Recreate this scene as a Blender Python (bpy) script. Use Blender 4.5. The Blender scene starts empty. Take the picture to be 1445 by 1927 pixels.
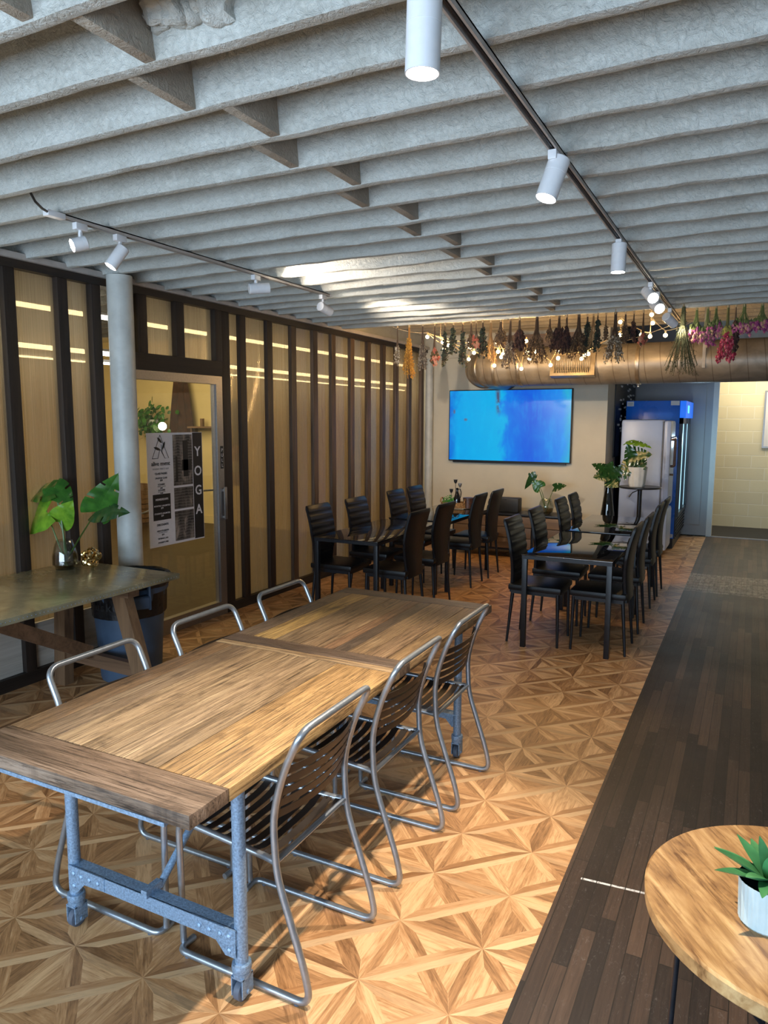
import bpy, bmesh, math, random
from mathutils import Vector, Matrix, noise as mnoise
PI = math.pi
sc = bpy.context.scene
C = sc.collection
# ------------------------------------------------------------------ camera, world, light, exposure
sc.view_settings.view_transform = 'Standard'
sc.view_settings.look = 'None'
sc.view_settings.gamma = 1.0
sc.view_settings.use_curve_mapping = False
sc.view_settings.exposure = 0.15
cam_d = bpy.data.cameras.new('camera'); cam = bpy.data.objects.new('camera', cam_d); C.objects.link(cam)
cam_d.sensor_fit = 'HORIZONTAL'; cam_d.sensor_width = 36.0; cam_d.lens = 36.0 * 1360.0 / 1445.0
cam_d.clip_start = 0.05
def cam_axes(yaw, pitch, roll):
    cy, sy, cp, sp = math.cos(yaw), math.sin(yaw), math.cos(pitch), math.sin(pitch)
    f = Vector((-sy * cp, cy * cp, sp)); r = Vector((cy, sy, 0)); u = r.cross(f)
    return math.cos(roll) * r + math.sin(roll) * u, -math.sin(roll) * r + math.cos(roll) * u, f
_r, _u, _f = cam_axes(0.469566, -0.125458, 0.0027073)
cam.matrix_world = Matrix(((_r.x, _u.x, -_f.x, 0), (_r.y, _u.y, -_f.y, 0), (_r.z, _u.z, -_f.z, 1.75), (0, 0, 0, 1)))
sc.camera = cam

w = bpy.data.worlds.new('world'); sc.world = w; w.use_nodes = True
w.node_tree.nodes['Background'].inputs[0].default_value = (0.50, 0.68, 1.0, 1)
w.node_tree.nodes['Background'].inputs[1].default_value = 0.9

def area(name, loc, target, sx, sy, power, col, spread=180):
    d = bpy.data.lights.new(name, 'AREA'); d.shape = 'RECTANGLE'; d.size = sx; d.size_y = sy
    d.energy = power; d.color = col; d.spread = math.radians(spread)
    o = bpy.data.objects.new(name, d); C.objects.link(o); o.location = loc
    o.rotation_euler = (Vector(target) - Vector(loc)).to_track_quat('-Z', 'Y').to_euler()
    return o
def spot(name, loc, target, power, col, ang=50, blend=0.5, rad=0.02):
    d = bpy.data.lights.new(name, 'SPOT'); d.energy = power; d.color = col
    d.spot_size = math.radians(ang); d.spot_blend = blend; d.shadow_soft_size = rad
    o = bpy.data.objects.new(name, d); C.objects.link(o); o.location = loc
    o.rotation_euler = (Vector(target) - Vector(loc)).to_track_quat('-Z', 'Y').to_euler()
    return o
def point(name, loc, power, col, rad=0.03):
    d = bpy.data.lights.new(name, 'POINT'); d.energy = power; d.color = col; d.shadow_soft_size = rad
    o = bpy.data.objects.new(name, d); C.objects.link(o); o.location = loc
    return o
DAY = (0.62, 0.81, 1.0); WARM = (1.0, 0.85, 0.68); BULB = (1.0, 0.62, 0.25)
# daylight through the shop windows behind the camera
area('window_daylight', (-1.6, -2.3, 1.45), (-1.6, 4.0, 1.75), 5.2, 1.5, 270, DAY)
# yoga room and corridor ceiling lamps
area('yoga_room_lamp', (-7.4, 3.0, 2.62), (-7.4, 3.0, 0), 3.0, 6.0, 130, (1.0, 0.80, 0.45))
area('yoga_room_lamp_far', (-8.2, 7.6, 2.62), (-8.6, 9.0, 0.8), 2.0, 2.0, 55, (1.0, 0.84, 0.5))
area('corridor_lamp', (0.6, 12.7, 2.7), (0.6, 12.7, 0), 2.5, 0.6, 42, (1.0, 0.86, 0.62))

# ------------------------------------------------------------------ helpers
class MB:
    """collects shapes into one mesh"""
    def __init__(s): s.v = []; s.f = []; s.col = []; s.sm = []
    def add(s, vs, fs, col=None, smooth=False):
        b = len(s.v); s.v += [tuple(v) for v in vs]
        for f in fs: s.f.append(tuple(b + i for i in f)); s.col.append(col or (1, 1, 1)); s.sm.append(smooth)
    def box(s, x0, x1, y0, y1, z0, z1, col=None, M=None, bev=0.0):
        if bev > 0:
            bm = bmesh.new(); bmesh.ops.create_cube(bm, size=1)
            for v in bm.verts: v.co = Vector(((x0 + x1) / 2 + v.co.x * (x1 - x0), (y0 + y1) / 2 + v.co.y * (y1 - y0), (z0 + z1) / 2 + v.co.z * (z1 - z0)))
            bmesh.ops.bevel(bm, geom=bm.edges[:], offset=bev, segments=2, affect='EDGES', profile=0.6)
            bm.verts.index_update()
            vs = [v.co.copy() for v in bm.verts]; fs = [[v.index for v in f.verts] for f in bm.faces]; bm.free()
        else:
            vs = [Vector(p) for p in ((x0, y0, z0), (x1, y0, z0), (x1, y1, z0), (x0, y1, z0), (x0, y0, z1), (x1, y0, z1), (x1, y1, z1), (x0, y1, z1))]
            fs = [(0, 3, 2, 1), (4, 5, 6, 7), (0, 1, 5, 4), (1, 2, 6, 5), (2, 3, 7, 6), (3, 0, 4, 7)]
        if M: vs = [M @ v for v in vs]
        s.add(vs, fs, col, bev > 0)
    def tube(s, pts, r, n=8, col=None, cap=True, closed=False, up=None):
        pts = [Vector(p) for p in pts]; N = len(pts)
        rs = r if isinstance(r, (list, tuple)) else [r] * N
        vs = []; fs = []; prev = None
        for i, p in enumerate(pts):
            if closed: t = (pts[(i + 1) % N] - pts[i - 1])
            else: t = pts[min(i + 1, N - 1)] - pts[max(i - 1, 0)]
            if t.length < 1e-9: t = Vector((0, 0, 1))
            t.normalize()
            if prev is None:
                a = Vector((0, 0, 1)) if abs(t.z) < 0.9 else Vector((1, 0, 0))
                x = a.cross(t).normalized()
            else:
                x = prev - t * prev.dot(t)
                x = x.normalized() if x.length > 1e-6 else t.orthogonal().normalized()
            prev = x; y = t.cross(x)
            for k in range(n):
                a = 2 * PI * k / n; vs.append(p + (x * math.cos(a) + y * math.sin(a)) * rs[i])
        R = N if closed else N - 1
        for i in range(R):
            j = (i + 1) % N
            for k in range(n):
                l = (k + 1) % n; fs.append((i * n + k, i * n + l, j * n + l, j * n + k))
        if cap and not closed: fs.append(tuple(reversed(range(n)))); fs.append(tuple((N - 1) * n + k for k in range(n)))
        s.add(vs, fs, col, True)
    def lathe(s, prof, c=(0, 0, 0), n=24, col=None, axis='Z', M=None, smooth=True, ripple=None):
        vs = []; fs = []
        for (r, z) in prof:
            for k in range(n):
                a = 2 * PI * k / n; rr = r * (ripple(a) if ripple else 1)
                vs.append(Vector((rr * math.cos(a), rr * math.sin(a), z)))
        if M: vs = [M @ v for v in vs]
        vs = [v + Vector(c) for v in vs]
        for i in range(len(prof) - 1):
            for k in range(n):
                l = (k + 1) % n; fs.append((i * n + k, i * n + l, (i + 1) * n + l, (i + 1) * n + k))
        if prof[0][0] > 1e-5: fs.append(tuple(reversed(range(n))))
        if prof[-1][0] > 1e-5: fs.append(tuple((len(prof) - 1) * n + k for k in range(n)))
        s.add(vs, fs, col, smooth)
    def blob(s, c, r, col=None, sub=0, sq=(1, 1, 1)):
        c = Vector(c)
        if sub == 0:
            vs = [c + Vector((a * r * sq[0], b * r * sq[1], d * r * sq[2])) for a, b, d in ((1, 0, 0), (-1, 0, 0), (0, 1, 0), (0, -1, 0), (0, 0, 1), (0, 0, -1))]
            fs = [(0, 2, 4), (2, 1, 4), (1, 3, 4), (3, 0, 4), (2, 0, 5), (1, 2, 5), (3, 1, 5), (0, 3, 5)]
        else:
            bm = bmesh.new(); bmesh.ops.create_icosphere(bm, subdivisions=sub, radius=r); bm.verts.index_update()
            vs = [c + Vector((v.co.x * sq[0], v.co.y * sq[1], v.co.z * sq[2])) for v in bm.verts]; fs = [[v.index for v in f.verts] for f in bm.faces]; bm.free()
        s.add(vs, fs, col, True)
    def build(s, name, mat, parent=None, loc=None, rz=0):
        me = bpy.data.meshes.new(name); me.from_pydata(s.v, [], s.f); me.update()
        me.polygons.foreach_set('use_smooth', s.sm)
        ca = me.color_attributes.new('tone', 'FLOAT_COLOR', 'CORNER')
        vals = []
        for p, c in zip(me.polygons, s.col): vals += [c[0], c[1], c[2], 1.0] * p.loop_total
        ca.data.foreach_set('color', vals)
        try: me.set_sharp_from_angle(angle=math.radians(38))
        except Exception: pass
        me.materials.append(mat)
        o = bpy.data.objects.new(name, me); C.objects.link(o)
        if parent: o.parent = parent
        if loc: o.location = loc
        if rz: o.rotation_euler = (0, 0, rz)
        return o
def arc(pts, rad=0.05, n=5):
    """polyline with rounded corners"""
    P = [Vector(p) for p in pts]; out = [P[0]]
    for i in range(1, len(P) - 1):
        a, b, c = P[i - 1], P[i], P[i + 1]; d1 = (a - b); d2 = (c - b)
        r = min(rad, d1.length * .49, d2.length * .49); p1 = b + d1.normalized() * r; p2 = b + d2.normalized() * r
        for k in range(n + 1):
            t = k / n; out.append(p1 * (1 - t) ** 2 + b * 2 * t * (1 - t) + p2 * t * t)
    out.append(P[-1]); return out
def thing(name, label, cat, loc=(0, 0, 0), rz=0, group=None):
    o = bpy.data.objects.new(name, None); C.objects.link(o); o.location = loc; o.rotation_euler = (0, 0, rz)
    o['label'] = label; o['category'] = cat
    if group: o['group'] = group
    return o
def tag(o, label, cat, group=None, kind=None):
    o['label'] = label; o['category'] = cat
    if group: o['group'] = group
    if kind: o['kind'] = kind
    return o
def struct(o): o['kind'] = 'structure'; return o
def dup(root, loc, rz, label, group=None):
    r = root.copy(); C.objects.link(r); r.location = loc; r.rotation_euler = (0, 0, rz); r['label'] = label
    if group: r['group'] = group
    for ch in list(root.children):
        c = ch.copy(); C.objects.link(c); c.parent = r
        for g in ch.children:
            d = g.copy(); C.objects.link(d); d.parent = c
    return r
# ------------------------------------------------------------------ shader helpers
class S:
    """tiny expression builder over Math nodes"""
    def __init__(s, nt, sock): s.nt = nt; s.k = sock
    def _m(s, op, *a):
        n = s.nt.nodes.new('ShaderNodeMath'); n.operation = op
        for i, x in enumerate((s,) + a):
            if isinstance(x, S): s.nt.links.new(x.k, n.inputs[i])
            else: n.inputs[i].default_value = x
        return S(s.nt, n.outputs[0])
    def __add__(s, o): return s._m('ADD', o)
    def __sub__(s, o): return s._m('SUBTRACT', o)
    def __mul__(s, o): return s._m('MULTIPLY', o)
    def __truediv__(s, o): return s._m('DIVIDE', o)
    def lt(s, o): return s._m('LESS_THAN', o)
    def gt(s, o): return s._m('GREATER_THAN', o)
    def mn(s, o): return s._m('MINIMUM', o)
    def mx(s, o): return s._m('MAXIMUM', o)
    def fl(s): return s._m('FLOOR')
    def fr(s): return s._m('FRACT')
    def ab(s): return s._m('ABSOLUTE')
    def pw(s, o): return s._m('POWER', o)
    def clamp(s): n = s.nt.nodes.new('ShaderNodeClamp'); s.nt.links.new(s.k, n.inputs[0]); return S(s.nt, n.outputs[0])
def inv(x): return (x * -1.0) + 1.0
def sel(m, a, b): return b + m * (a - b)
class Mat:
    def __init__(s, name, col=(.5, .5, .5), rough=.5, metal=0.0, spec=None, emit=None, es=0.0, trans=0.0, alpha=1.0, coat=0.0, ior=None):
        s.m = bpy.data.materials.new(name); s.m.use_nodes = True; s.nt = s.m.node_tree; s.b = s.nt.nodes['Principled BSDF']
        b = s.b.inputs
        b['Base Color'].default_value = (*col, 1); b['Roughness'].default_value = rough; b['Metallic'].default_value = metal
        if spec is not None: b['Specular IOR Level'].default_value = spec
        if emit: b['Emission Color'].default_value = (*emit, 1); b['Emission Strength'].default_value = es
        b['Transmission Weight'].default_value = trans; b['Alpha'].default_value = alpha; b['Coat Weight'].default_value = coat
        if ior: b['IOR'].default_value = ior
    def n(s, t, **k):
        n = s.nt.nodes.new(t)
        for a, v in k.items(): setattr(n, a, v)
        return n
    def L(s, a, b): s.nt.links.new(a.k if isinstance(a, S) else a, b)
    def xyz(s):
        t = s.n('ShaderNodeTexCoord'); q = s.n('ShaderNodeSeparateXYZ'); s.L(t.outputs['Object'], q.inputs[0]); s.co = t.outputs['Object']
        return S(s.nt, q.outputs[0]), S(s.nt, q.outputs[1]), S(s.nt, q.outputs[2])
    def vec(s, x, y, z):
        c = s.n('ShaderNodeCombineXYZ')
        for i, a in enumerate((x, y, z)):
            if isinstance(a, S): s.L(a, c.inputs[i])
            else: c.inputs[i].default_value = a
        return c.outputs[0]
    def noise(s, v, scale=5, detail=4, rough=.6, dist=0.0):
        n = s.n('ShaderNodeTexNoise'); n.inputs['Scale'].default_value = scale; n.inputs['Detail'].default_value = detail
        n.inputs['Roughness'].default_value = rough; n.inputs['Distortion'].default_value = dist
        if v is not None: s.L(v, n.inputs['Vector'])
        return S(s.nt, n.outputs['Fac'])
    def white(s, v):
        n = s.n('ShaderNodeTexWhiteNoise', noise_dimensions='3D'); s.L(v, n.inputs['Vector']); return S(s.nt, n.outputs['Value'])
    def ramp(s, f, stops):
        n = s.n('ShaderNodeValToRGB'); s.L(f, n.inputs[0]); e = n.color_ramp.elements
        while len(e) < len(stops): e.new(.5)
        for i, (p, c) in enumerate(stops): e[i].position = p; e[i].color = (*c, 1)
        return n.outputs[0]
    def mix(s, f, a, b, mode='MIX'):
        n = s.n('ShaderNodeMix', data_type='RGBA', blend_type=mode)
        for i, x in ((0, f), (6, a), (7, b)):
            if isinstance(x, S): s.L(x, n.inputs[i])
            elif hasattr(x, 'node'): s.L(x, n.inputs[i])
            elif isinstance(x, (int, float)): n.inputs[i].default_value = x
            else: n.inputs[i].default_value = (*x, 1)
        return n.outputs[2]
    def base(s, c): s.L(c, s.b.inputs['Base Color'])
    def rough(s, f, a, b): s.L(f * (b - a) + a, s.b.inputs['Roughness'])
    def bump(s, h, dist=.01, strength=.5):
        n = s.n('ShaderNodeBump'); n.inputs['Strength'].default_value = strength; n.inputs['Distance'].default_value = dist
        s.L(h, n.inputs['Height']); s.L(n.outputs[0], s.b.inputs['Normal']); return s
    def tone(s):
        a = s.n('ShaderNodeVertexColor'); a.layer_name = 'tone'; return a.outputs[0]
def speckled(name, col, rough=.5, metal=0.0, amt=.12, scale=30, bump=0.0, var=None, **k):
    m = Mat(name, col, rough, metal, **k); m.xyz(); nz = m.noise(m.co, scale, 4)
    c2 = var or tuple(max(0, c * (1 - amt * 2)) for c in col); c1 = tuple(min(1, c * (1 + amt)) for c in col)
    m.base(m.ramp(nz, [(.3, c2), (.7, c1)])); m.rough(nz, max(0.02, rough - .08), min(1, rough + .08))
    if bump: m.bump(nz, bump, .6)
    return m.m
def wood(name, axis, c1, c2, rough=.55, gs=1.0, bump=.002, usetone=True, fine=1.0):
    m = Mat(name, c1, rough); x, y, z = m.xyz(); sc_ = [70 * gs, 70 * gs, 70 * gs]; sc_['xyz'.index(axis)] = 3.0 * gs
    tn = m.tone(); sp = m.n('ShaderNodeSeparateXYZ'); m.L(tn, sp.inputs[0]); off = S(m.nt, sp.outputs[0]) * 37.0
    v = m.vec(x * sc_[0] + off, y * sc_[1] + off, z * sc_[2] + off)
    g = m.noise(v, 1.0, 6, .7, .6)
    v2 = m.vec(x * (sc_[0] * .16) + off, y * (sc_[1] * .16), z * (sc_[2] * .16)); g2 = m.noise(v2, 1.0, 3, .55, 1.0)
    f = (g * .65 + g2 * .5 - .05).clamp()
    c = m.ramp(f, [(.33, c2), (.66, c1)])
    cr = m.ramp(g, [(.30, (.25, .22, .2)), (.42, (1, 1, 1))])
    c = m.mix(.75 * fine, c, cr, 'MULTIPLY')
    if usetone: c = m.mix(1.0, c, tn, 'MULTIPLY')
    m.base(c); m.rough(f, rough - .12, rough + .15); m.bump(g, bump, .7)
    return m.m
M = {}
# tile floor: star parquet print on 30 cm vinyl tiles
def floor_mat():
    m = Mat('star_parquet_vinyl', rough=.42); x, y, z = m.xyz()
    P = .305; U = (x + 0.705 + P * 40) / P; V = (y - 1.515 + P * 40) / P
    u = U.fr(); v = V.fr(); cu = U.fl(); cv = V.fl()
    k = 0.40; R2 = 2 ** .5
    tx = u.mn(inv(u)); ty = v.mn(inv(v))
    dx = ty; dy = tx                                   # distance to the x-running and y-running tile edges
    dd = (u - v).ab() / R2; td = ((u + v) / R2); td = td.mn((td * -1.0) + R2)
    da = (u + v - 1.0).ab() / R2; ta = ((u - v + 1.0) / R2); ta = ta.mn((ta * -1.0) + R2)
    W = .105
    mx_ = dx.lt((tx * k).mn(W)); my_ = dy.lt((ty * k).mn(W)); md = dd.lt((td * k).mn(W * .95)); ma = da.lt((ta * k).mn(W * .95))
    side_d = u.gt(v); side_a = (u + v).gt(1.0); side_x = v.gt(.5); side_y = u.gt(.5)
    tri_h = ((u - .5).ab()).gt((v - .5).ab())
    # region id and grain direction (0 x, 1 y, 2 diag, 3 anti)
    rid = sel(tri_h, (side_y * 1.0) + 1.0, (side_x * 1.0) + 3.0)
    rid = rid + (side_d * 5.0) * tri_h + (side_a * 11.0)
    dr = sel(tri_h, rid * 0.0 + 1.0, rid * 0.0)
    rid = sel(my_, side_y + 31.0, rid); dr = sel(my_, rid * 0.0 + 1.0, dr)
    rid = sel(mx_, side_x + 41.0, rid); dr = sel(mx_, rid * 0.0, dr)
    rid = sel(ma, side_a + 51.0, rid); dr = sel(ma, rid * 0.0 + 3.0, dr)
    rid = sel(md, side_d + 61.0, rid); dr = sel(md, rid * 0.0 + 2.0, dr)
    cell = m.vec(cu + mx_ * side_x * 0.0, cv, rid); rnd = m.white(cell)
    # rotated grain coordinate
    is1 = dr.gt(.5); is2 = dr.gt(1.5); is3 = dr.gt(2.5)
    along = sel(is3, (x - y) / R2, sel(is2, (x + y) / R2, sel(is1, y, x)))
    acr = sel(is3, (x + y) / R2, sel(is2, (x - y) / R2, sel(is1, x, y)))
    gv = m.vec(along * 9.0 + rnd * 31.0, acr * 150.0 + rnd * 57.0, rnd * 9.0)
    g = m.noise(gv, 1.0, 7, .74, .9)
    gv2 = m.vec(along * 5.0 + rnd * 11.0, acr * 26.0, rnd * 4.0); g2 = m.noise(gv2, 1.0, 3, .6, 1.5)
    f = (g * .55 + g2 * .45 + (rnd - .5) * .30).clamp()
    c = m.ramp(f, [(.30, (.20, .095, .038)), (.50, (.46, .238, .10)), (.68, (.72, .44, .22))])
    lightstrip = (md * side_d).mx(mx_ * side_x * .5); darkstrip = md * inv(side_d)
    c = m.mix(lightstrip * .5, c, (.78, .54, .30)); c = m.mix(darkstrip * .4, c, (.33, .15, .055))
    crack = m.ramp(g, [(.29, (.30, .2, .14)), (.40, (1, 1, 1))]); c = m.mix(.8, c, crack, 'MULTIPLY')
    m.base(c); m.rough(g2, .30, .5); m.bump(g, .0012, .5)
    return m.m
M['floor'] = floor_mat()
def plank_mat():
    m = Mat('old_dark_strip_floor', rough=.5); x, y, z = m.xyz()
    W = .052; U = (x + 10) / W; cu = U.fl(); r1 = m.white(m.vec(cu, 3.0, 1.0)); V = (y + r1 * 5.0 + 20.0) / .9; cv = V.fl()
    rnd = m.white(m.vec(cu, cv, 7.0)); e = U.fr(); e = e.mn(inv(e)); ev = V.fr(); ev = ev.mn(inv(ev)) * 16.0
    g = m.noise(m.vec(x * 90 + rnd * 40, y * 3.5 + rnd * 30, 0.0), 1.0, 6, .7, .5)
    wear = m.noise(m.co, 2.2, 6, .7); sc2 = m.noise(m.vec(x * 75.0, y * 30.0, 0.0), 1.0, 8, .85, 1.0)
    f = (g * .5 + rnd * .45).clamp()
    c = m.ramp(f, [(.25, (.014, .009, .008)), (.5, (.038, .023, .017)), (.75, (.095, .056, .037))])
    sc3 = m.noise(m.vec(x * 60.0 + y * 25.0, y * 7.0 - x * 9.0, 2.0), 1.0, 9, .85, 3.0); sm = (((sc2 - .56) * 9.0).clamp().mx(((sc3 - .60) * 12.0).clamp())) * ((wear - .40) * 5.0).clamp()
    c = m.mix(sm * .32, c, (.42, .39, .36))
    nz = m.noise(m.vec(x * 3.0, y * 3.0, 4.0), 1.0, 5, .7)
    yb = (y + (nz - .5) * .25); band = yb.gt(8.0) * yb.lt(8.98) * ((m.noise(m.vec(x * 30.0, y * 9.0, 2.0), 1.0, 5, .8) - .40) * 7.0).clamp()
    cell = m.white(m.vec(cu, ((y + 20.0) / .13).fl(), 2.0))
    ej = ((y + 20.0) / .13).fr(); ej = ej.mn(inv(ej))
    c = m.mix(band * .9 * (cell * .5 + .5), c, (.40, .37, .33))
    scr = ((y - 2.652 - (x + .475) * .08).ab()).lt(.006) * x.gt(-.49) * x.lt(-.2) * ((m.noise(m.vec(x * 80.0, y * 80.0, 0.0), 1.0, 4) - .3) * 5.0).clamp()
    c = m.mix(scr * .9, c, (.8, .8, .78))
    gap = e.lt(.035).mx(ev.lt(.03)); c = m.mix(gap * .85, c, (.006, .005, .004))
    gap2 = band.gt(.2) * ej.lt(.05); c = m.mix(gap2 * .8, c, (.01, .009, .008))
    m.base(c); m.rough(wear, .38, .62); m.bump(g - gap * .8, .002, .5)
    return m.m
M['planks'] = plank_mat()
def foam_mat(name, col, dark):
    m = Mat(name, rough=.62); m.xyz()
    a = m.noise(m.co, 42, 5, .66, 1.2); b = m.noise(m.co, 5, 4, .6); c3 = m.noise(m.co, 11, 6, .75, 1.5)
    c = m.ramp(b, [(.3, dark), (.65, col)])
    pit = m.ramp(c3, [(.255, (.05, .045, .04)), (.285, (1, 1, 1))]); c = m.mix(.85, c, pit, 'MULTIPLY')
    m.base(c); m.bump(a * .7 + c3 * .6, .019, .9)
    return m.m
M['foam'] = foam_mat('painted_spray_foam', (.58, .59, .56), (.50, .50, .46))
M['foam_cream'] = foam_mat('old_cream_ceiling_paint', (.66, .56, .40), (.50, .41, .28))
M['beam'] = foam_mat('painted_blocking', (.47, .42, .35), (.36, .31, .25))
M['cream_wall'] = speckled('cream_plaster', (.62, .57, .46), .7, amt=.03, scale=3, bump=.001)
M['yoga_wall'] = speckled('mustard_cream_plaster', (.64, .50, .25), .7, amt=.03, scale=3)
M['yoga_floor'] = wood('brown_studio_floor', 'y', (.045, .025, .011), (.022, .012, .006), .4, .3, .001, fine=.4)
M['white_wall'] = speckled('white_plaster', (.66, .66, .64), .7, amt=.03, scale=3)
M['grey_wall'] = speckled('grey_blue_plaster', (.35, .36, .38), .7, amt=.03, scale=3)
M['trim'] = speckled('grey_painted_trim', (.50, .46, .43), .5, amt=.08, scale=12)
M['column'] = speckled('off_white_column_paint', (.55, .56, .53), .45, amt=.08, scale=7, bump=.002)
M['dark_wood'] = wood('charred_dark_wood', 'z', (.036, .022, .016), (.008, .006, .005), .55, .7, .003)
M['dark_wood_y'] = wood('charred_dark_wood_rail', 'y', (.028, .018, .013), (.008, .006, .005), .55, .7, .003)
M['brown_post'] = wood('brown_stained_stud', 'z', (.13, .085, .058), (.017, .011, .008), .5, .6, .003)
M['whitewash'] = wood('whitewashed_board', 'y', (.50, .47, .42), (.30, .27, .23), .6, .35, .002, fine=.35)
M['alu'] = speckled('brushed_aluminium', (.36, .34, .33), .38, .85, .05, 60)
M['black'] = speckled('matt_black', (.012, .012, .013), .5, amt=.1)
M['white_plastic'] = speckled('white_enamel', (.78, .79, .82), .35, amt=.02)
M['lamp'] = Mat('lamp_lens', (1, .95, .85), emit=(1.0, .90, .72), es=70).m
M['bulb'] = Mat('string_bulb', (1, .85, .6), emit=(1.0, .74, .36), es=16).m
M['led'] = Mat('led_tube', (1, 1, 1), emit=(1.0, .93, .76), es=7).m  # emission for the added streaks that stand in for panel reflections
M['steel_tube'] = speckled('gunmetal_tube', (.37, .41, .46), .34, .8, .06, 40)
M['slat'] = speckled('dark_bronze_steel', (.060, .048, .040), .38, .6, .08, 20)
M['galv'] = speckled('hammered_blue_grey_steel', (.24, .36, .52), .45, .35, .22, 150, .002)
M['rubber'] = speckled('dark_rubber', (.08, .10, .14), .6)
M['leather'] = speckled('black_faux_leather', (.007, .007, .009), .40, spec=.35, amt=.1, scale=60, bump=.0006)
M['black_metal'] = speckled('black_powder_coat', (.009, .010, .014), .38, .1, .1, 40)
M['black_glass'] = Mat('black_glass', (.006, .006, .008), .025, ior=1.75).m
def zinc():
    m = Mat('stained_zinc_top', rough=.3, metal=.2); m.xyz(); a = m.noise(m.co, 3.5, 6, .7, .6); b = m.noise(m.co, 30, 5, .7)
    sp = m.noise(m.co, 9, 8, .85, 1.0)
    c = m.ramp(a, [(.30, (.17, .165, .11)), (.7, (.42, .40, .27))]); c = m.mix(((sp - .60) * 8.0).clamp() * .6, c, (.62, .60, .48))
    m.base(c); m.rough(a, .16, .34); m.bump(b, .001, .3); return m.m
M['zinc'] = zinc()
M['trestle'] = wood('brown_trestle_wood', 'z', (.25, .145, .075), (.10, .055, .03), .5, .5, .001, fine=.5)
M['trestle_x'] = wood('brown_trestle_wood_across', 'x', (.20, .11, .06), (.08, .045, .025), .5, .5, .001, fine=.5)
def reclaimed(name, axis, c1, cm, c2):
    m = Mat(name, c1, .5); x, y, z = m.xyz(); a, t = (y, x) if axis == 'y' else (x, y)
    tn = m.tone(); sp = m.n('ShaderNodeSeparateXYZ'); m.L(tn, sp.inputs[0]); off = S(m.nt, sp.outputs[0]) * 37.0
    g1 = m.noise(m.vec(a * 3.2 + off, t * 130.0 + off, z * 60.0), 1.0, 7, .74, .8); g2 = m.noise(m.vec(a * 2.0, t * 15.0 + off, z * 9.0), 1.0, 4, .6, 1.2)
    g3 = m.noise(m.vec(a * 7.0, t * 300.0 + off, z * 60.0), 1.0, 5, .8, .3); bl = m.noise(m.vec(a * 6.0 + off, t * 9.0, 3.0), 1.0, 6, .72, .6); sc_ = m.noise(m.vec(a * 30.0, t * 110.0, 8.0), 1.0, 8, .85, 1.5)
    c = m.ramp((g1 * .45 + g2 * .35 + g3 * .2).clamp(), [(.37, c2), (.51, cm), (.64, c1)])
    cr = m.ramp(g1, [(.36, (.13, .10, .085)), (.475, (1, 1, 1))]); c = m.mix(.85, c, cr, 'MULTIPLY')
    cr = m.ramp(g3, [(.36, (.25, .21, .18)), (.49, (1, 1, 1))]); c = m.mix(.7, c, cr, 'MULTIPLY')
    cr = m.ramp(bl, [(.30, (.30, .26, .24)), (.44, (1, 1, 1))]); c = m.mix(.8, c, cr, 'MULTIPLY')
    c = m.mix(1.0, c, tn, 'MULTIPLY')
    c = m.mix(((sc_ - .585) * 12.0).clamp() * ((bl - .42) * 4.0).clamp() * .65, c, (.80, .74, .62))
    m.base(c); m.rough(g2, .36, .62); m.bump(g1 * .7 + g3 * .3, .006, .8); return m.m
M['table_y'] = reclaimed('reclaimed_teak_lengthwise', 'y', (.52, .44, .325), (.28, .215, .15), (.085, .062, .044))
M['table_x'] = reclaimed('reclaimed_teak_crosswise', 'x', (.46, .37, .29), (.25, .185, .135), (.09, .065, .048))
M['mango'] = None
def mango():
    m = Mat('mango_wood_top', rough=.38, coat=.2); x, y, z = m.xyz(); d = (x * .82 + y * .57); a = (x * -.57 + y * .82)
    g = m.noise(m.vec(a * 6.0, d * 60.0, z * 30.0), 1.0, 6, .65, .8); g2 = m.noise(m.vec(a * 2.6, d * 13.0, z * 4.0), 1.0, 4, .6, 2.2)
    rg = m.noise(m.co, 26, 5, .7, 1.0)
    c = m.ramp((g2 * .7 + g * .35 - .02).clamp(), [(.34, (.15, .07, .026)), (.5, (.38, .215, .085)), (.68, (.60, .40, .19))])
    c = m.mix(((rg - .55) * 5.0).clamp() * .5, c, (.30, .16, .07)); cr = m.ramp(g, [(.33, (.4, .3, .2)), (.45, (1, 1, 1))]); c = m.mix(.7, c, cr, 'MULTIPLY'); m.base(c); m.bump(g, .001, .4); return m.m
M['mango'] = mango()
def facing(m, lo, pw):
    l = m.n('ShaderNodeLayerWeight'); l.inputs[0].default_value = .5; return S(m.nt, l.outputs['Facing']).pw(pw) * (1 - lo) + lo
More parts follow.
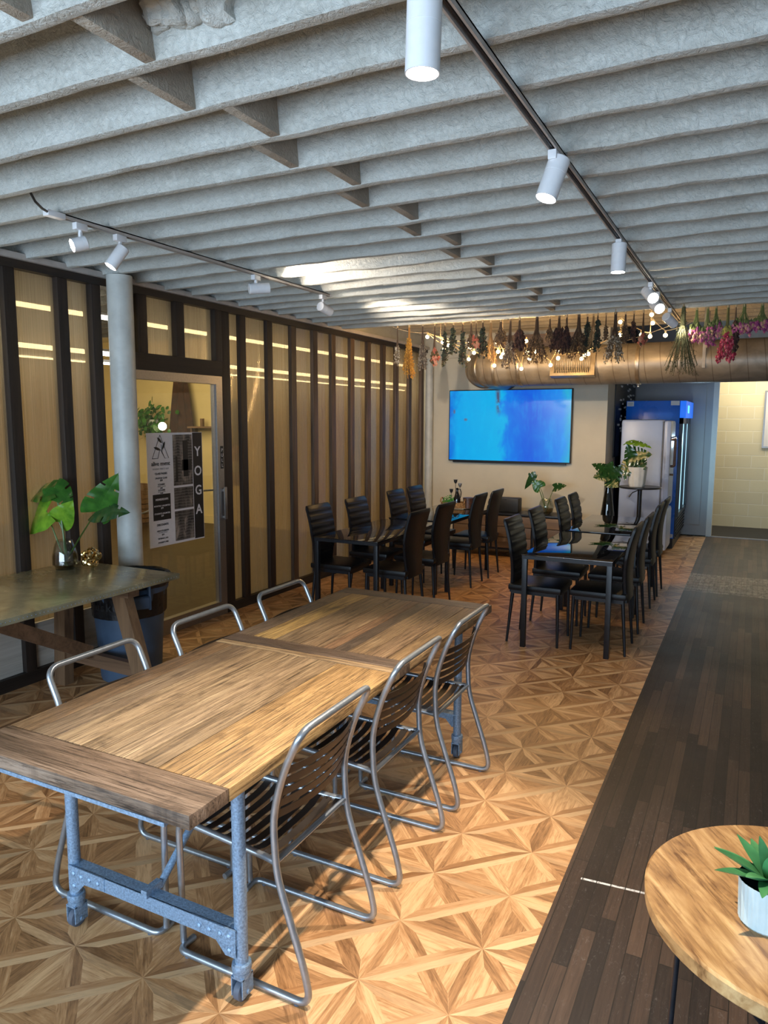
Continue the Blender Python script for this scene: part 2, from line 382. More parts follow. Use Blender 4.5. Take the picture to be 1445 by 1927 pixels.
def poly_mat(rx):
    m = Mat('ribbed_polycarbonate'); x, y, z = m.xyz(); nt = m.nt
    rib = m.noise(m.vec(0.0, y * 150.0, z * .35), 1.0, 3, .7)
    col = m.ramp(rib, [(.3, (.84, .74, .56)), (.7, (.93, .85, .69))])
    tr = m.n('ShaderNodeBsdfTransparent'); m.L(m.mix(1.0, col, (.97, .95, .92), 'MULTIPLY'), tr.inputs[0])
    tl = m.n('ShaderNodeBsdfTranslucent'); m.L(col, tl.inputs[0])
    df = m.n('ShaderNodeBsdfDiffuse'); m.L(m.mix(1.0, col, (.62, .60, .62), 'MULTIPLY'), df.inputs[0])
    gl = m.n('ShaderNodeBsdfAnisotropic'); gl.inputs['Color'].default_value = (.9, .86, .8, 1); gl.inputs['Roughness'].default_value = .30; gl.inputs['Anisotropy'].default_value = .96; tg = m.n('ShaderNodeCombineXYZ'); tg.inputs[1].default_value = 1.0; m.L(tg.outputs[0], gl.inputs['Tangent'])
    mxa = m.n('ShaderNodeMixShader'); m.L(((rib - .5) * .5 + .40).clamp(), mxa.inputs[0]); m.L(tr.outputs[0], mxa.inputs[1])
    mxb = m.n('ShaderNodeMixShader'); mxb.inputs[0].default_value = .45; m.L(tl.outputs[0], mxb.inputs[1]); m.L(df.outputs[0], mxb.inputs[2]); m.L(mxb.outputs[0], mxa.inputs[2])
    mxc = m.n('ShaderNodeMixShader'); m.L(facing(m, .17, 3.0), mxc.inputs[0]); m.L(mxa.outputs[0], mxc.inputs[1]); m.L(gl.outputs[0], mxc.inputs[2])
    out = nt.nodes['Material Output']; m.L(mxc.outputs[0], out.inputs[0]); return m.m
M['poly'] = poly_mat(0)
def clear(name, tint, refl=1.0, ior=1.45):
    m = Mat(name); nt = m.nt; tr = m.n('ShaderNodeBsdfTransparent'); tr.inputs[0].default_value = (*tint, 1)
    gl = m.n('ShaderNodeBsdfGlossy'); gl.inputs['Roughness'].default_value = .02
    mx = m.n('ShaderNodeMixShader')
    m.L(facing(m, .045 * refl, 4.5), mx.inputs[0]); m.L(tr.outputs[0], mx.inputs[1]); m.L(gl.outputs[0], mx.inputs[2])
    m.L(mx.outputs[0], nt.nodes['Material Output'].inputs[0]); return m.m
M['pane'] = clear('door_glass', (.92, .92, .88)); M['vase_glass'] = clear('clear_vase_glass', (.86, .88, .86), 1.6)
M['water'] = clear('murky_water', (.62, .52, .36), 1.2, 1.33); M['smoke_glass'] = clear('smoked_vase_glass', (.42, .42, .40), 1.4)
def tvm():
    m = Mat('tv_picture', (0, 0, 0), .25); x, y, z = m.xyz(); n1 = m.noise(m.vec(x * 1.4, z * 1.1, 1.0), 1.6, 5, .6, 1.0); n2 = m.noise(m.vec(x * 9.0, z * 2.4, 5.0), 1.0, 6, .7)
    f = (x * .59 + (n1 - .5) * .40 + .5).clamp()
    c = m.ramp(f, [(0.0, (.0, .14, .66)), (.09, (.0, .36, .80)), (.42, (.0, .42, .80)), (.48, (.0, .19, .78)), (.68, (.0, .10, .70)), (.90, (.0, .23, .78)), (1.0, (.0, .36, .62))])
    c = m.mix(((n2 - .5) * 2.0).clamp() * .5, c, (.0, .62, .95)); blot = ((x + .13).ab()).lt(.03) * z.gt(.18)
    n3 = m.noise(m.vec(x * 14.0, z * 9.0, 9.0), 1.0, 4, .6); c = m.mix((((x + .12 + z * .05).ab() * -22.0 + 1.0).clamp() * ((z - .12) * 9.0).clamp() * ((n3 - .35) * 6.0).clamp()), c, (.07, .04, .09))
    sp = ((((x + .77) * (x + .77) * 3.0 + (z - .19) * (z - .19)) * -700.0 + 1.0).clamp()).mx((((x + .60) * (x + .60) + (z - .08) * (z - .08) * 2.0) * -800.0 + 1.0).clamp())
    c = m.mix(sp * .8, c, (.12, .08, .10))
    m.L(c, m.b.inputs['Emission Color']); m.b.inputs['Emission Strength'].default_value = .9; m.b.inputs['Base Color'].default_value = (.003, .003, .004, 1); return m.m
M['tv'] = tvm()
def cinder():
    m = Mat('painted_cinder_block', rough=.6); x, y, z = m.xyz(); b = m.n('ShaderNodeTexBrick'); m.L(m.vec(x, z, 0.0), b.inputs['Vector'])
    for k, v in (('Scale', 1.0), ('Mortar Size', .006), ('Mortar Smooth', .3), ('Brick Width', .40), ('Row Height', .2)): b.inputs[k].default_value = v
    b.inputs['Color1'].default_value = (.72, .66, .46, 1); b.inputs['Color2'].default_value = (.66, .60, .42, 1); b.inputs['Mortar'].default_value = (.80, .76, .62, 1)
    m.base(b.outputs['Color']); n = m.noise(m.co, 40, 5, .7); m.bump(S(m.nt, b.outputs['Fac']) * -1.0 + n * .25, .006, .6); return m.m
M['cinder'] = cinder()
def duct_mat():
    m = Mat('galvanised_spiral_duct', rough=.34, metal=.35); x, y, z = m.xyz(); n = m.noise(m.vec(x * 2.2, y * 5.0, z * 3.0), 1.4, 4, .6, .7); n2 = m.noise(m.co, 25, 3, .6)
    s_ = (((x + 10.0) + z * .12) / .165).fr(); seam = s_.lt(.045)
    c = m.ramp(n, [(.3, (.18, .155, .125)), (.7, (.33, .285, .23))]); c = m.mix(seam * .7, c, (.10, .07, .05)); m.base(c); m.rough(n2, .36, .52); m.bump(seam * -1.0 + n2 * .1, .004, .5); return m.m
M['duct'] = duct_mat()
M['duct_rib'] = speckled('duct_collar_steel', (.40, .33, .25), .35, .8, .1, 20)
M['carpet'] = speckled('charcoal_carpet', (.030, .030, .032), .95, amt=.35, scale=140, bump=.003)
M['fridge_blue'] = speckled('glossy_blue_panel', (.0, .15, .72), .28, 0, .08, 2.5)
M['fridge_white'] = speckled('pale_lilac_enamel', (.46, .54, .74), .32, 0, .04, 3)
M['fridge_lit'] = Mat('lit_fridge_interior', (.3, .6, .8), emit=(.45, .80, 1.0), es=1.1).m
M['fridge_head'] = Mat('lit_blue_header', (0, .1, .5), emit=(.01, .14, .80), es=.8).m
M['display'] = Mat('cyan_display', (0, .5, .6), emit=(.1, .85, 1.0), es=2.0).m
M['chrome'] = speckled('chrome', (.8, .8, .82), .08, 1.0, .02)
M['paper'] = speckled('white_paper', (.72, .72, .74), .6, amt=.02); M['grey_print'] = speckled('grey_print', (.22, .22, .24), .6)
M['ink'] = speckled('black_ink', (.01, .01, .012), .5)
M['poster_white'] = speckled('poster_white', (.74, .74, .80), .4, amt=.02)
M['gold'] = speckled('polished_gold', (.80, .60, .30), .12, 1.0, .06, 12)
M['pot_blue'] = speckled('pale_glazed_ceramic', (.46, .58, .61), .35, amt=.04, scale=20)
M['pot_white'] = speckled('white_ceramic', (.62, .62, .60), .5, amt=.06, scale=15, bump=.001)
M['gravel'] = None
def gravel():
    m = Mat('gravel', rough=.8); m.xyz(); v = m.n('ShaderNodeTexVoronoi'); v.inputs['Scale'].default_value = 170; m.L(m.co, v.inputs['Vector'])
    q = m.n('ShaderNodeSeparateXYZ'); m.L(v.outputs['Color'], q.inputs[0])
    m.base(m.ramp(S(m.nt, q.outputs[0]), [(0.1, (.10, .09, .08)), (.4, (.5, .42, .36)), (.7, (.9, .85, .8))])); m.bump(S(m.nt, v.outputs['Distance']) * -1.0, .004, .8); return m.m
M['gravel'] = gravel()
def leafm(name, a, b, rough=.35):
    m = Mat(name, a, rough); m.xyz(); n = m.noise(m.co, 14, 3, .6); c = m.mix(1.0, m.ramp(n, [(.3, b), (.7, a)]), m.tone(), 'MULTIPLY'); m.base(c)
    m.b.inputs['Subsurface Weight'].default_value = 0.0
    return m.m
M['leaf'] = leafm('monstera_leaf', (.045, .16, .02), (.015, .07, .012), .22)
M['leaf_lime'] = leafm('lime_monstera_leaf', (.22, .40, .03), (.07, .20, .015), .22)
M['leaf_dark'] = leafm('dark_monstera_leaf', (.02, .075, .018), (.008, .035, .01), .2)
M['succ'] = leafm('succulent_leaf', (.07, .27, .10), (.03, .14, .05), .45)
M['stem'] = speckled('green_stem', (.08, .16, .03), .4)
M['dry'] = leafm('dried_flowers', (1, 1, 1), (.7, .7, .7), .8)
M['wicker'] = speckled('wicker', (.30, .16, .06), .7, amt=.35, scale=60, bump=.004)
M['blue_can'] = speckled('grey_blue_plastic', (.055, .095, .16), .5, amt=.08, scale=6)
M['liner'] = speckled('black_bin_liner', (.008, .008, .010), .3, amt=.2, scale=40, bump=.004)
M['drawer'] = wood('knotty_oak_front', 'x', (.17, .105, .06), (.08, .048, .028), .5, .4, .001, fine=.4)
M['purple'] = speckled('purple_glaze', (.10, .06, .22), .25); M['brown_box'] = speckled('brown_leatherette', (.07, .03, .018), .45, amt=.2)
M['red'] = speckled('extinguisher_red', (.35, .02, .02), .35)
M['rope'] = speckled('braided_black_cord', (.02, .02, .02), .6, amt=.6, scale=150)
M['jute'] = speckled('pale_string', (.55, .42, .26), .8)
M['fabric_brown'] = speckled('brown_cloth', (.055, .022, .010), .85, amt=.3, scale=8)
M['photo'] = None
def photo():
    m = Mat('rack_photo', rough=.5); x, y, z = m.xyz(); n = m.noise(m.vec(x, y * 16.0, z * 5.0), 1.0, 4, .6, .5); s_ = ((z * 42.0) + (n * 1.5)).fr().gt(.55)
    c = m.ramp(n, [(.38, (.012, .012, .014)), (.55, (.10, .085, .075)), (.68, (.34, .28, .24))]); c = m.mix(s_ * .25, c, (.3, .28, .27)); m.base(c); return m.m
M['photo'] = photo()

# ------------------------------------------------------------------ structure
XW = -4.226; YT = 9.611; YB = 12.02; YC = 13.3; XE = -0.552; ZC = 2.76; XR = 3.3; YN = -2.9
def sbox(name, mat, *b, parent=None, tone=None):
    m = MB(); m.box(*b, col=tone); o = m.build(name, mat, parent)
    if not parent: struct(o)
    return o
sbox('floor', M['floor'], XW - .04, XE, YN, YB, -.1, 0)
sbox('floor', M['yoga_floor'], -11.2, XW - .04, YN, YT + .1, -.1, 0)
sbox('floor', M['planks'], XE, XR, YN, YB, -.1, .004)
sbox('floor', M['carpet'], -1.2, 3.3, YB, YC, -.1, .012)
sbox('trim_1', M['alu'], -.50, XR, YB - .02, YB + .02, 0, .016)
sbox('ceiling', M['foam'], -11.2, XR, YN, 7.17, 2.985, 3.08)
sbox('ceiling', M['cream_wall'], -11.2, XR, 7.17, YC + .2, 3.14, 3.22)
sbox('wall_right', M['white_wall'], XR, XR + .1, YN, YC, 0, 3.2)
# wall behind the camera with the shop windows
m = MB(); m.box(-11.2, -4.3, YN - .1, YN, 0, 3.1); m.box(-4.3, 3.3, YN - .1, YN, 0, .55); m.box(-4.3, 3.3, YN - .1, YN, 2.35, 3.1)
for x in (-4.3, -2.4, -.5, 1.4, 3.2): m.box(x, x + .1, YN - .1, YN, .55, 2.35)
struct(m.build('wall_back', M['white_wall']))
# tv wall, alcove, far wall, corridor
m = MB(); m.box(-4.35, -1.68, YT, YT + .12, 0, 3.14); m.box(-1.80, -1.68, YT + .12, 10.33, 0, 3.14); struct(m.build('wall_front', M['cream_wall']))
sbox('wall_alcove', M['black'], -1.80, -1.685, 10.33, YB, 0, 3.14)
m = MB(); m.box(-1.80, -.56, YB, YB + .12, 0, 3.14); m.box(-.56, XR, YB, YB + .12, 2.42, 3.14); struct(m.build('wall_far', M['grey_wall']))
sbox('trim_2', M['white_wall'], -.56, -.485, YB - .015, YB + .135, 0, 2.42)
sbox('trim_3', M['grey_wall'], -.85, -.66, YB - .012, YB, .18, 2.3)
sbox('wall_corridor', M['cinder'], -1.4, XR, YC, YC + .12, 0, 3.14)
sbox('wall_corridor_end', M['white_wall'], -1.4, -1.28, YB + .12, YC, 0, 3.14)
# pale pipe chase and trim at the end of the tv wall
m = MB(); m.lathe([(.055, 0), (.055, 2.62)], (-4.13, YT - .06, 0), 20); struct(m.build('column', M['column']))
sbox('trim_4', M['cream_wall'], -4.25, -2.6, YT - .05, YT, 2.62, 2.70)
sbox('trim_5', M['cream_wall'], -2.95, -1.90, YT - .012, YT, .0, 2.2) if False else None
# yoga room
m = MB(); m.box(-11.2, XW - .02, YT, YT + .12, 0, 3.14); struct(m.build('wall_yoga', M['yoga_wall']))
sbox('wall_yoga_side', M['yoga_wall'], -11.2, -11.1, YN, YT, 0, 3.14)
sbox('baseboard_yoga', M['yoga_wall'], -11.1, XW - .1, YT - .018, YT, 0, .13)
# joists: ribs coated with wavy foam
random.seed(4)
def joist(y, x0, x1, zb, seed, mat, rough=1.0, name='ceiling_joist', step=.045):
    vs = []; fs = []; n = int((x1 - x0) / step); prof = [(-.052, .235), (-.040, .15), (-.030, .08), (-.024, .03), (-.020, .004), (0, 0), (.020, .004), (.024, .03), (.030, .08), (.042, .15), (.056, .235)]
    for i in range(n + 1):
        x = x0 + (x1 - x0) * i / n
        a = mnoise.noise((x * 1.1, seed * 7.3, 0)) * .012 * rough + mnoise.noise((x * 5.0, seed * 3.1, 4)) * .007 * rough
        th = 1 + mnoise.noise((x * .7, seed * 1.7, 9)) * .35 * rough
        for j, (py, pz) in enumerate(prof):
            q = mnoise.noise((x * 9.0, j * .9, seed * 5.0)) * .0035 * rough
            vs.append((x, y + py * (th if abs(py) > .022 else 1 + (th - 1) * .4) + q, zb + pz * 1.0 + (a if pz < .1 else a * .4) + q))
    k = len(prof)
    for i in range(n):
        for j in range(k - 1): fs.append((i * k + j, i * k + j + 1, (i + 1) * k + j + 1, (i + 1) * k + j))
    b = MB(); b.add(vs, fs, smooth=True); o = b.build(name, mat); return struct(o)
JY = []
y = -2.56
for i in range(33):
    JY.append(y); joist(y, XW - 3.2, XR, ZC, i + 1, M['foam'], 1.0 if y > 3.4 else .6); y += .3035
# blocking between the joists, staggered either side of one line
for i in range(len(JY) - 2):
    if JY[i] < .2: continue
    x = -1.60 if i % 2 == 1 else -1.72
    b = MB(); b.box(x - .022, x + .022, JY[i] + .012, JY[i + 1] - .012, ZC + .006, 2.99, bev=.004); struct(b.build('joist_blocking', M['beam']))
b = MB(); random.seed(12)
for i in range(26):
    c = Vector((-1.52 + random.gauss(0, .09) , 1.655 + random.uniform(-.03, .02), 2.93 + random.uniform(-.09, .05))); bm = bmesh.new(); bmesh.ops.create_icosphere(bm, subdivisions=3, radius=random.uniform(.03, .055)); bm.verts.index_update()
    vs = [c + v.co * (1 + .5 * mnoise.noise(v.co * 28 + c * 9)) for v in bm.verts]; b.add(vs, [[v.index for v in f.verts] for f in bm.faces], smooth=True); bm.free()
struct(b.build('foam_lump', M['foam']))
# higher bay beyond the last joist
for i in range(8):
    joist(7.46 + i * .31, XW + .03, XR, 2.93, 60 + i, M['foam_cream'], .7, step=.09)
b = MB(); b.box(XW, XR, 7.158, 7.18, 2.80, 3.14); struct(b.build('trim_6', M['foam']))

# left partition: dark studs, polycarbonate, door
ZT = 2.70
def stud(y0, y1, z0=.085, z1=ZT, mat='dark_wood', x0=XW - .06, x1=XW + .035, n=[10]):
    n[0] += 1; t = random.uniform(.75, 1.25); b = MB(); b.box(x0, x1, y0, y1, z0, z1, (t, t, t), bev=.004); struct(b.build('trim_%d' % n[0], M[mat]))
left = [(-.2, -.1), (.35, .45), (.9, 1.0), (1.45, 1.55), (2.0, 2.1), (2.54, 2.63), (3.05, 3.147), (3.445, 3.55)]
for a, b_ in left: stud(a, a + .080, x0=XW - .05, x1=XW + .03)
stud(3.72, 3.80)
for a, b_ in ((5.12, 5.235), (5.375, 5.53), (5.79, 5.948), (6.20, 6.365), (6.608, 6.776), (6.985, 7.154), (7.411, 7.588), (7.825, 8.0), (8.223, 8.413), (8.601, 8.81), (9.013, 9.223), (9.424, 9.604)):
    stud(a, a + (.110 if a < 5.2 else .090), mat='dark_wood' if a < 6.0 else 'brown_post', x1=XW + .028, x0=XW - .012)
stud(4.152, 4.242, 2.262, ZT); stud(4.557, 4.650, 2.262, ZT); stud(5.032, 5.12, 2.262, ZT); stud(3.985, 4.03, 2.262, ZT)
sbox('trim_60', M['dark_wood_y'], XW - .06, XW + .03, 3.98, 5.12, 2.135, 2.262)
sbox('trim_61', M['dark_wood_y'], XW - .08, XW + .045, -.6, 9.6, 2.695, 2.748)
sbox('trim_62', M['trim'], XW - .08, XW + .075, YN, 9.6, 2.748, 2.785)
sbox('trim_63', M['dark_wood_y'], XW - .08, XW + .03, -.6, 4.0, 0, .085)
sbox('trim_64', M['dark_wood_y'], XW - .08, XW + .03, 5.12, 9.6, 0, .085)
sbox('wall_left', M['cream_wall'], XW - .1, XW, YN, -.6, 0, 3.0)
sbox('wall_left_top', M['foam'], XW - .1, XW, -.6, YT, 2.785, 3.14)
for i, (a, b_, z0, z1) in enumerate([(-.1, .35, .4, ZT), (.45, .9, .4, ZT), (1.0, 1.45, .4, ZT), (1.55, 2.0, .4, ZT), (2.1, 2.54, .4, ZT), (2.63, 3.05, .4, ZT), (3.147, 3.445, .4, ZT), (3.55, 3.72, .4, ZT)]):
    sbox('window_%d' % (i + 1), M['poly'], XW - .022, XW - .016, a - .02, b_ + .02, z0, z1)
    sbox('baseboard_left', M['whitewash'], XW - .03, XW - .01, a - .02, b_ + .02, .08, .39, tone=(random.uniform(.85, 1.1),) * 3)
k = 9
for (a, b_) in ((4.03, 4.152), (4.24, 4.557), (4.65, 5.032)):
    sbox('window_%d' % k, M['poly'], XW - .022, XW - .016, a - .01, b_ + .01, 2.25, ZT); k += 1
rs = [5.22, 5.46, 5.87, 6.28, 6.69, 7.07, 7.49, 7.91, 8.305, 8.68, 9.095]; re_ = [5.375, 5.79, 6.20, 6.608, 6.985, 7.411, 7.825, 8.223, 8.601, 9.013, 9.424]
for a, b_ in zip(rs, re_):
    sbox('window_%d' % k, M['poly'], XW - .022, XW - .016, a - .02, b_ + .02, .08, ZT); k += 1
# round steel column
m = MB(); m.lathe([(.088, 0), (.088, 2.76)], (-4.06, 3.775 + .08, 0), 32); struct(m.build('column', M['column']))
# the glass door
door = struct(bpy.data.objects.new('door_1', None)); C.objects.link(door); door.location = (0, 0, 0)
m = MB(); x0, x1 = XW - .03, XW + .03
m.box(x0, x1, 3.985, 5.112, 2.062, 2.132); m.box(x0, x1, 3.985, 4.068, 0, 2.062); m.box(x0, x1, 5.03, 5.112, .0, 2.062); m.box(x0, x1, 4.068, 5.03, .0, .125)
m.box(x0 + .01, x1 - .012, 4.068, 4.085, .125, 2.06); m.box(x0 + .01, x1 - .012, 5.012, 5.03, .125, 2.06)
m.build('door_frame', M['alu'], door)
m = MB(); m.box(XW - .006, XW, 4.07, 5.03, .12, 2.065); m.build('glass_pane', M['pane'], door)
m = MB(); m.box(XW + .03, XW + .034, 5.066, 5.10, 1.325, 1.525); pp = m.build('pull_plate', M['black'], door)
m = MB(); m.box(XW + .045, XW + .058, 5.078, 5.112, .87, 1.16, bev=.004); m.box(XW + .03, XW + .045, 5.085, 5.10, .88, .90); m.box(XW + .03, XW + .045, 5.085, 5.10, 1.12, 1.14); m.build('door_handle', M['alu'], door)
m = MB(); m.tube([(XW - .03, 5.02, 1.135), (XW - .05, 4.86, 1.14)], .008); m.box(XW - .07, XW - .04, 4.85, 4.875, 1.08, 1.20, bev=.003); m.tube([(XW - .05, 4.1, 1.0), (XW - .05, 4.86, 1.14)], .007); m.build('exit_bar', M['alu'], door)
m = MB(); m.box(XW + .03, XW + .06, 3.96, 4.0, 2.07, 2.19); m.build('door_hinge', M['alu'], door)
def text(s_, size, origin, mat, parent, name='lettering', right=(0, 1, 0), up=(0, 0, 1), center=False, bold=0.0, spacing=1.0, sx=1.0):
    cu = bpy.data.curves.new('txt', 'FONT'); cu.body = s_; cu.size = size; cu.extrude = .0004; cu.offset = bold; cu.space_character = spacing; cu.resolution_u = 3
    if center: cu.align_x = 'CENTER'
    o = bpy.data.objects.new('txt', cu); C.objects.link(o); dg = bpy.context.evaluated_depsgraph_get()
    me = bpy.data.meshes.new_from_object(o.evaluated_get(dg)); bpy.data.objects.remove(o)
    R_ = Vector(right); U_ = Vector(up); N_ = R_.cross(U_); O_ = Vector(origin)
    for v in me.vertices: v.co = O_ + R_ * (v.co.x * sx) + U_ * v.co.y + N_ * v.co.z
    me.materials.clear(); me.materials.append(mat); q = bpy.data.objects.new(name, me); C.objects.link(q); q.parent = parent; return q
for i, ch in enumerate('PULL'): text(ch, .042, (XW + .0345, 5.083, 1.475 - i * .045), M['paper'], pp, center=True)

# poster taped inside the door
ps = thing('price_list_poster', 'white, black and photo poster reading YOGA on the glass door', 'poster', (XW + .003, 4.213, .735))
Y0, Y1, Z0, Z1 = 0.0, .640, 0.0, .915
m = MB(); m.box(0, .004, Y0, Y1, Z0, Z1); m.build('sheet', M['poster_white'], ps)
m = MB(); m.box(.004, .0055, .520, .635, .01, .912); m.build('black_band', M['ink'], ps)
for a, b_ in ((.48, .898), (.285, .462), (.02, .268)): m = MB(); m.box(.004, .0055, .285, .512, a, b_); m.build('photograph', M['photo'], ps)
m = MB(); m.box(.0055, .0062, .40, .46, .55, .85); m.box(.0055, .0062, .385, .50, .60, .69); m.box(.0055, .0062, .31, .335, .51, .72); m.build('hanging_garment', M['ink'], ps)
m = MB(); m.box(.004, .0055, .045, .240, .215, .425); m.build('membership_panel', M['ink'], ps)
for i, ch in enumerate('YOGA'): text(ch, .115, (.0056, .578, .715 - i * .165), M['poster_white'], ps, center=True, bold=.002)
def ptxt(s_, size, z, mat='ink', bold=0.0, sp=1.0): text(s_, size, (.0058, .143, z), M[mat], ps, center=True, bold=bold, spacing=sp)
ptxt('alive mvmt', .047, .655, bold=.0008); ptxt('STUDIO PRICE LIST', .0185, .622, 'grey_print', sp=1.15)
ptxt('CLASS PASSES', .022, .583, bold=.0006); ptxt('DROP IN CLASS', .0185, .548, bold=.0005); ptxt('$20', .0185, .530, bold=.0005)
ptxt('5 CLASSES', .0165, .498, bold=.0005); ptxt('valid for 3 months', .0125, .484, 'grey_print'); ptxt('$75', .0165, .468, bold=.0005)
ptxt('10 CLASSES', .0165, .462 - .028, bold=.0005) if False else None
ptxt('10 CLASSES', .0155, .452, bold=.0005); ptxt('valid for 6 months', .0115, .441, 'grey_print'); ptxt('$140', .0145, .428, bold=.0005)
ptxt('MEMBERSHIPS', .023, .375, 'poster_white', .0006); ptxt('MONTHLY UNLIMITED', .0175, .325, 'poster_white', .0004); ptxt('$79', .0175, .306, 'poster_white', .0004)
ptxt('STUDENTS UNLIMITED', .0170, .263, 'poster_white', .0004); ptxt('$59', .0175, .244, 'poster_white', .0004)
ptxt('DISCOUNTS', .023, .170, bold=.0006); ptxt('NEW STUDENTS', .0175, .122, bold=.0004); ptxt('two week unlimited', .012, .110, 'grey_print'); ptxt('$39', .0175, .090, bold=.0005)
ptxt('VETERAN | 20%', .0165, .060, bold=.0003); ptxt('STUDENT | 20%', .0165, .028, bold=.0003)
m = MB()
def stroke(P, r=.0022): m.tube([(.0062, .143 + (a - 0) * .5 * .19, .712 + b_ * .185) for a, b_ in P], r, 4)
stroke([(-.95, 0), (0, 1), (.95, 0), (.50, 0), (.02, .38)]); stroke([(-.95, 0), (-.30, 0), (-.08, .34)])
stroke([(.50, 0), (.2, .28), (.12, .6)]); stroke([(.2, .28), (.25, .5)])
for (a, b_, ang, ln) in ((-.05, .78, 2.45, .36), (-.35, .42, 2.85, .42), (.4, .55, 1.1, .36)):
    n_ = 10; top = []; bot = []
    for i in range(n_ + 1):
        t = -1 + 2 * i / n_; wv = .11 * (1 - t * t); dx_, dz_ = math.cos(ang), math.sin(ang)
        top.append((a + dx_ * t * ln - dz_ * wv, b_ + (dz_ * t * ln + dx_ * wv) * .55)); bot.append((a + dx_ * t * ln + dz_ * wv, b_ + (dz_ * t * ln - dx_ * wv) * .55))
    vs = [(.0064, .143 + p * .095, .712 + q * .185) for p, q in top] + [(.0064, .143 + p * .095, .712 + q * .185) for p, q in bot]
    m.add(vs, [(i, i + 1, n_ + 2 + i, n_ + 1 + i) for i in range(n_)])
m.build('leaf_logo', M['ink'], ps)

# ------------------------------------------------------------------ track lights
def rail(x, y0, y1, label):
    t = thing('track_rail', label, 'track light rail', (x, y0, ZC - .004))
    m = MB(); L = y1 - y0
    for s_ in (-1, 1): m.box(s_ * .0105 if s_ > 0 else -.0175, .0175 if s_ > 0 else -.0105, 0, L, -.020, 0)
    m.box(-.0175, .0175, 0, L, -.006, 0); m.build('rail_body', M['trim'], t)
    m = MB(); m.box(-.003, .003, 0, L, -.016, -.006); m.build('copper_strip', M['black'], t)
    m = MB(); m.box(-.02, .02, -.10, 0.0, -.028, 0, bev=.003); m.build('feed_box', M['white_plastic'], t); m = MB(); m.box(-.0185, .0185, L - .01, L + .012, -.021, 0, bev=.002); m.build('end_cap', M['white_plastic'], t)
    return t
rail(-.715, -.3, 7.95, 'long grey light track on the right crossing the white joists')
rail(-3.10, 2.60, 5.12, 'shorter white light track on the left near the dark stud wall')
cb = MB(); cb.tube([(-3.0, 2.33, 2.80), (-3.03, 2.39, 2.755), (-3.06, 2.45, 2.742), (-3.10, 2.52, 2.745)], .006, 8)
tag(cb.build('power_cord', M['rope']), 'braided black and white cord feeding the left track', 'cord')
def head(x, y, tgt, label, r=.040, L=.15, drop=.085, power=40, ang=42, on=True, col=WARM, lens='lamp', tail=.45):
    t = thing('track_spotlight', label, 'track light', (x, y, ZC - .024), 0, 'white track spotlights')
    m = MB(); m.box(-.016, .016, -.035, .035, -.034, 0, bev=.004); m.build('adapter', M['white_plastic'], t)
    piv = Vector((0, 0, -drop - .01)); d = (Vector(tgt) - (Vector((x, y, ZC - .024)) + piv)).normalized()
    side = d.cross(Vector((0, 0, 1))); side = side.normalized() if side.length > .1 else Vector((1, 0, 0))
    m = MB(); m.tube([(0, 0, -.03), (0, 0, -drop * .75)], .009, 10); m.box(-.008, .008, -.008, .008, -drop - .02, -drop * .7, bev=.002); m.build('arm', M['white_plastic'], t)
    R_ = d.to_track_quat('Z', 'Y').to_matrix().to_4x4(); c = piv + Vector((0, 0, -.028)) * (1 if abs(d.z) < .9 else .6)
    back = -L * tail; fr = L * (1 - tail)
    m = MB(); m.lathe([(r * .9, back), (r, back + .004), (r, back + L * .36), (r * .975, back + L * .362), (r * .975, back + L * .375), (r, back + L * .377), (r, fr), (r * .93, fr), (r * .90, fr - .012), (0.0, fr - .014)], c, 28, M=R_); m.build('lamp_body', M['white_plastic'], t)
    m = MB(); m.lathe([(0.0, fr - .0115), (r * .885, fr - .0115), (r * .885, fr - .0105), (0, fr - .0105)], c, 24, M=R_); m.build('lens', M[lens] if on else M['grey_print'], t)
    if on and power > 0:
        p = Vector((x, y, ZC - .024)) + c + d * (fr + .004)
        spot('spot_beam', p, tgt, power, col, ang, .55, r * .5)
    return t
head(-.715, 1.60, (-.80, 1.62, 0), 'white track spotlight nearest the camera, pointing straight down', .040, .16, .09, 230, 80)
head(-.715, 2.79, (-1.35, 2.2, .3), 'white tilted track spotlight on the right track beyond the nearest one', .040, .155, .06, 175, 62)
head(-.715, 4.25, (-.75, 4.2, 0), 'white upright cylinder spotlight halfway along the right track', .040, .155, .06, 80, 66)
head(-.715, 5.62, (.25, 3.9, 1.6), 'glaring white spotlight, first of the close trio on the right track', .040, .15, .05, 8, 50, tail=.6)
head(-.715, 6.05, (.3, 4.2, 1.6), 'glaring white spotlight, middle one of the close trio on the right track', .040, .13, .07, 6, 50, tail=.6)
head(-.715, 6.95, (.5, 9.2, 1.5), 'dark-ended white spotlight aimed away, last on the right track', .040, .14, .06, 22, 48)
head(-3.10, 2.70, (-3.5, 1.9, 2.35), 'short white round-faced spotlight at the near end of the left track', .034, .075, .06, 5, 50, tail=.4)
head(-3.10, 2.96, (-3.5, 2.35, 1.6), 'long white tilted spotlight, second on the left track', .034, .13, .05, 26, 58, tail=.25)
head(-3.10, 4.16, (-1.5, 6.0, 2.92), 'white spotlight lying sideways, third on the left track', .036, .14, .05, 45, 100, tail=.35)
head(-3.10, 5.03, (-2.5, 9.6, 1.6), 'white spotlight showing its back, at the far end of the left track', .036, .13, .06, 150, 62, tail=.3)

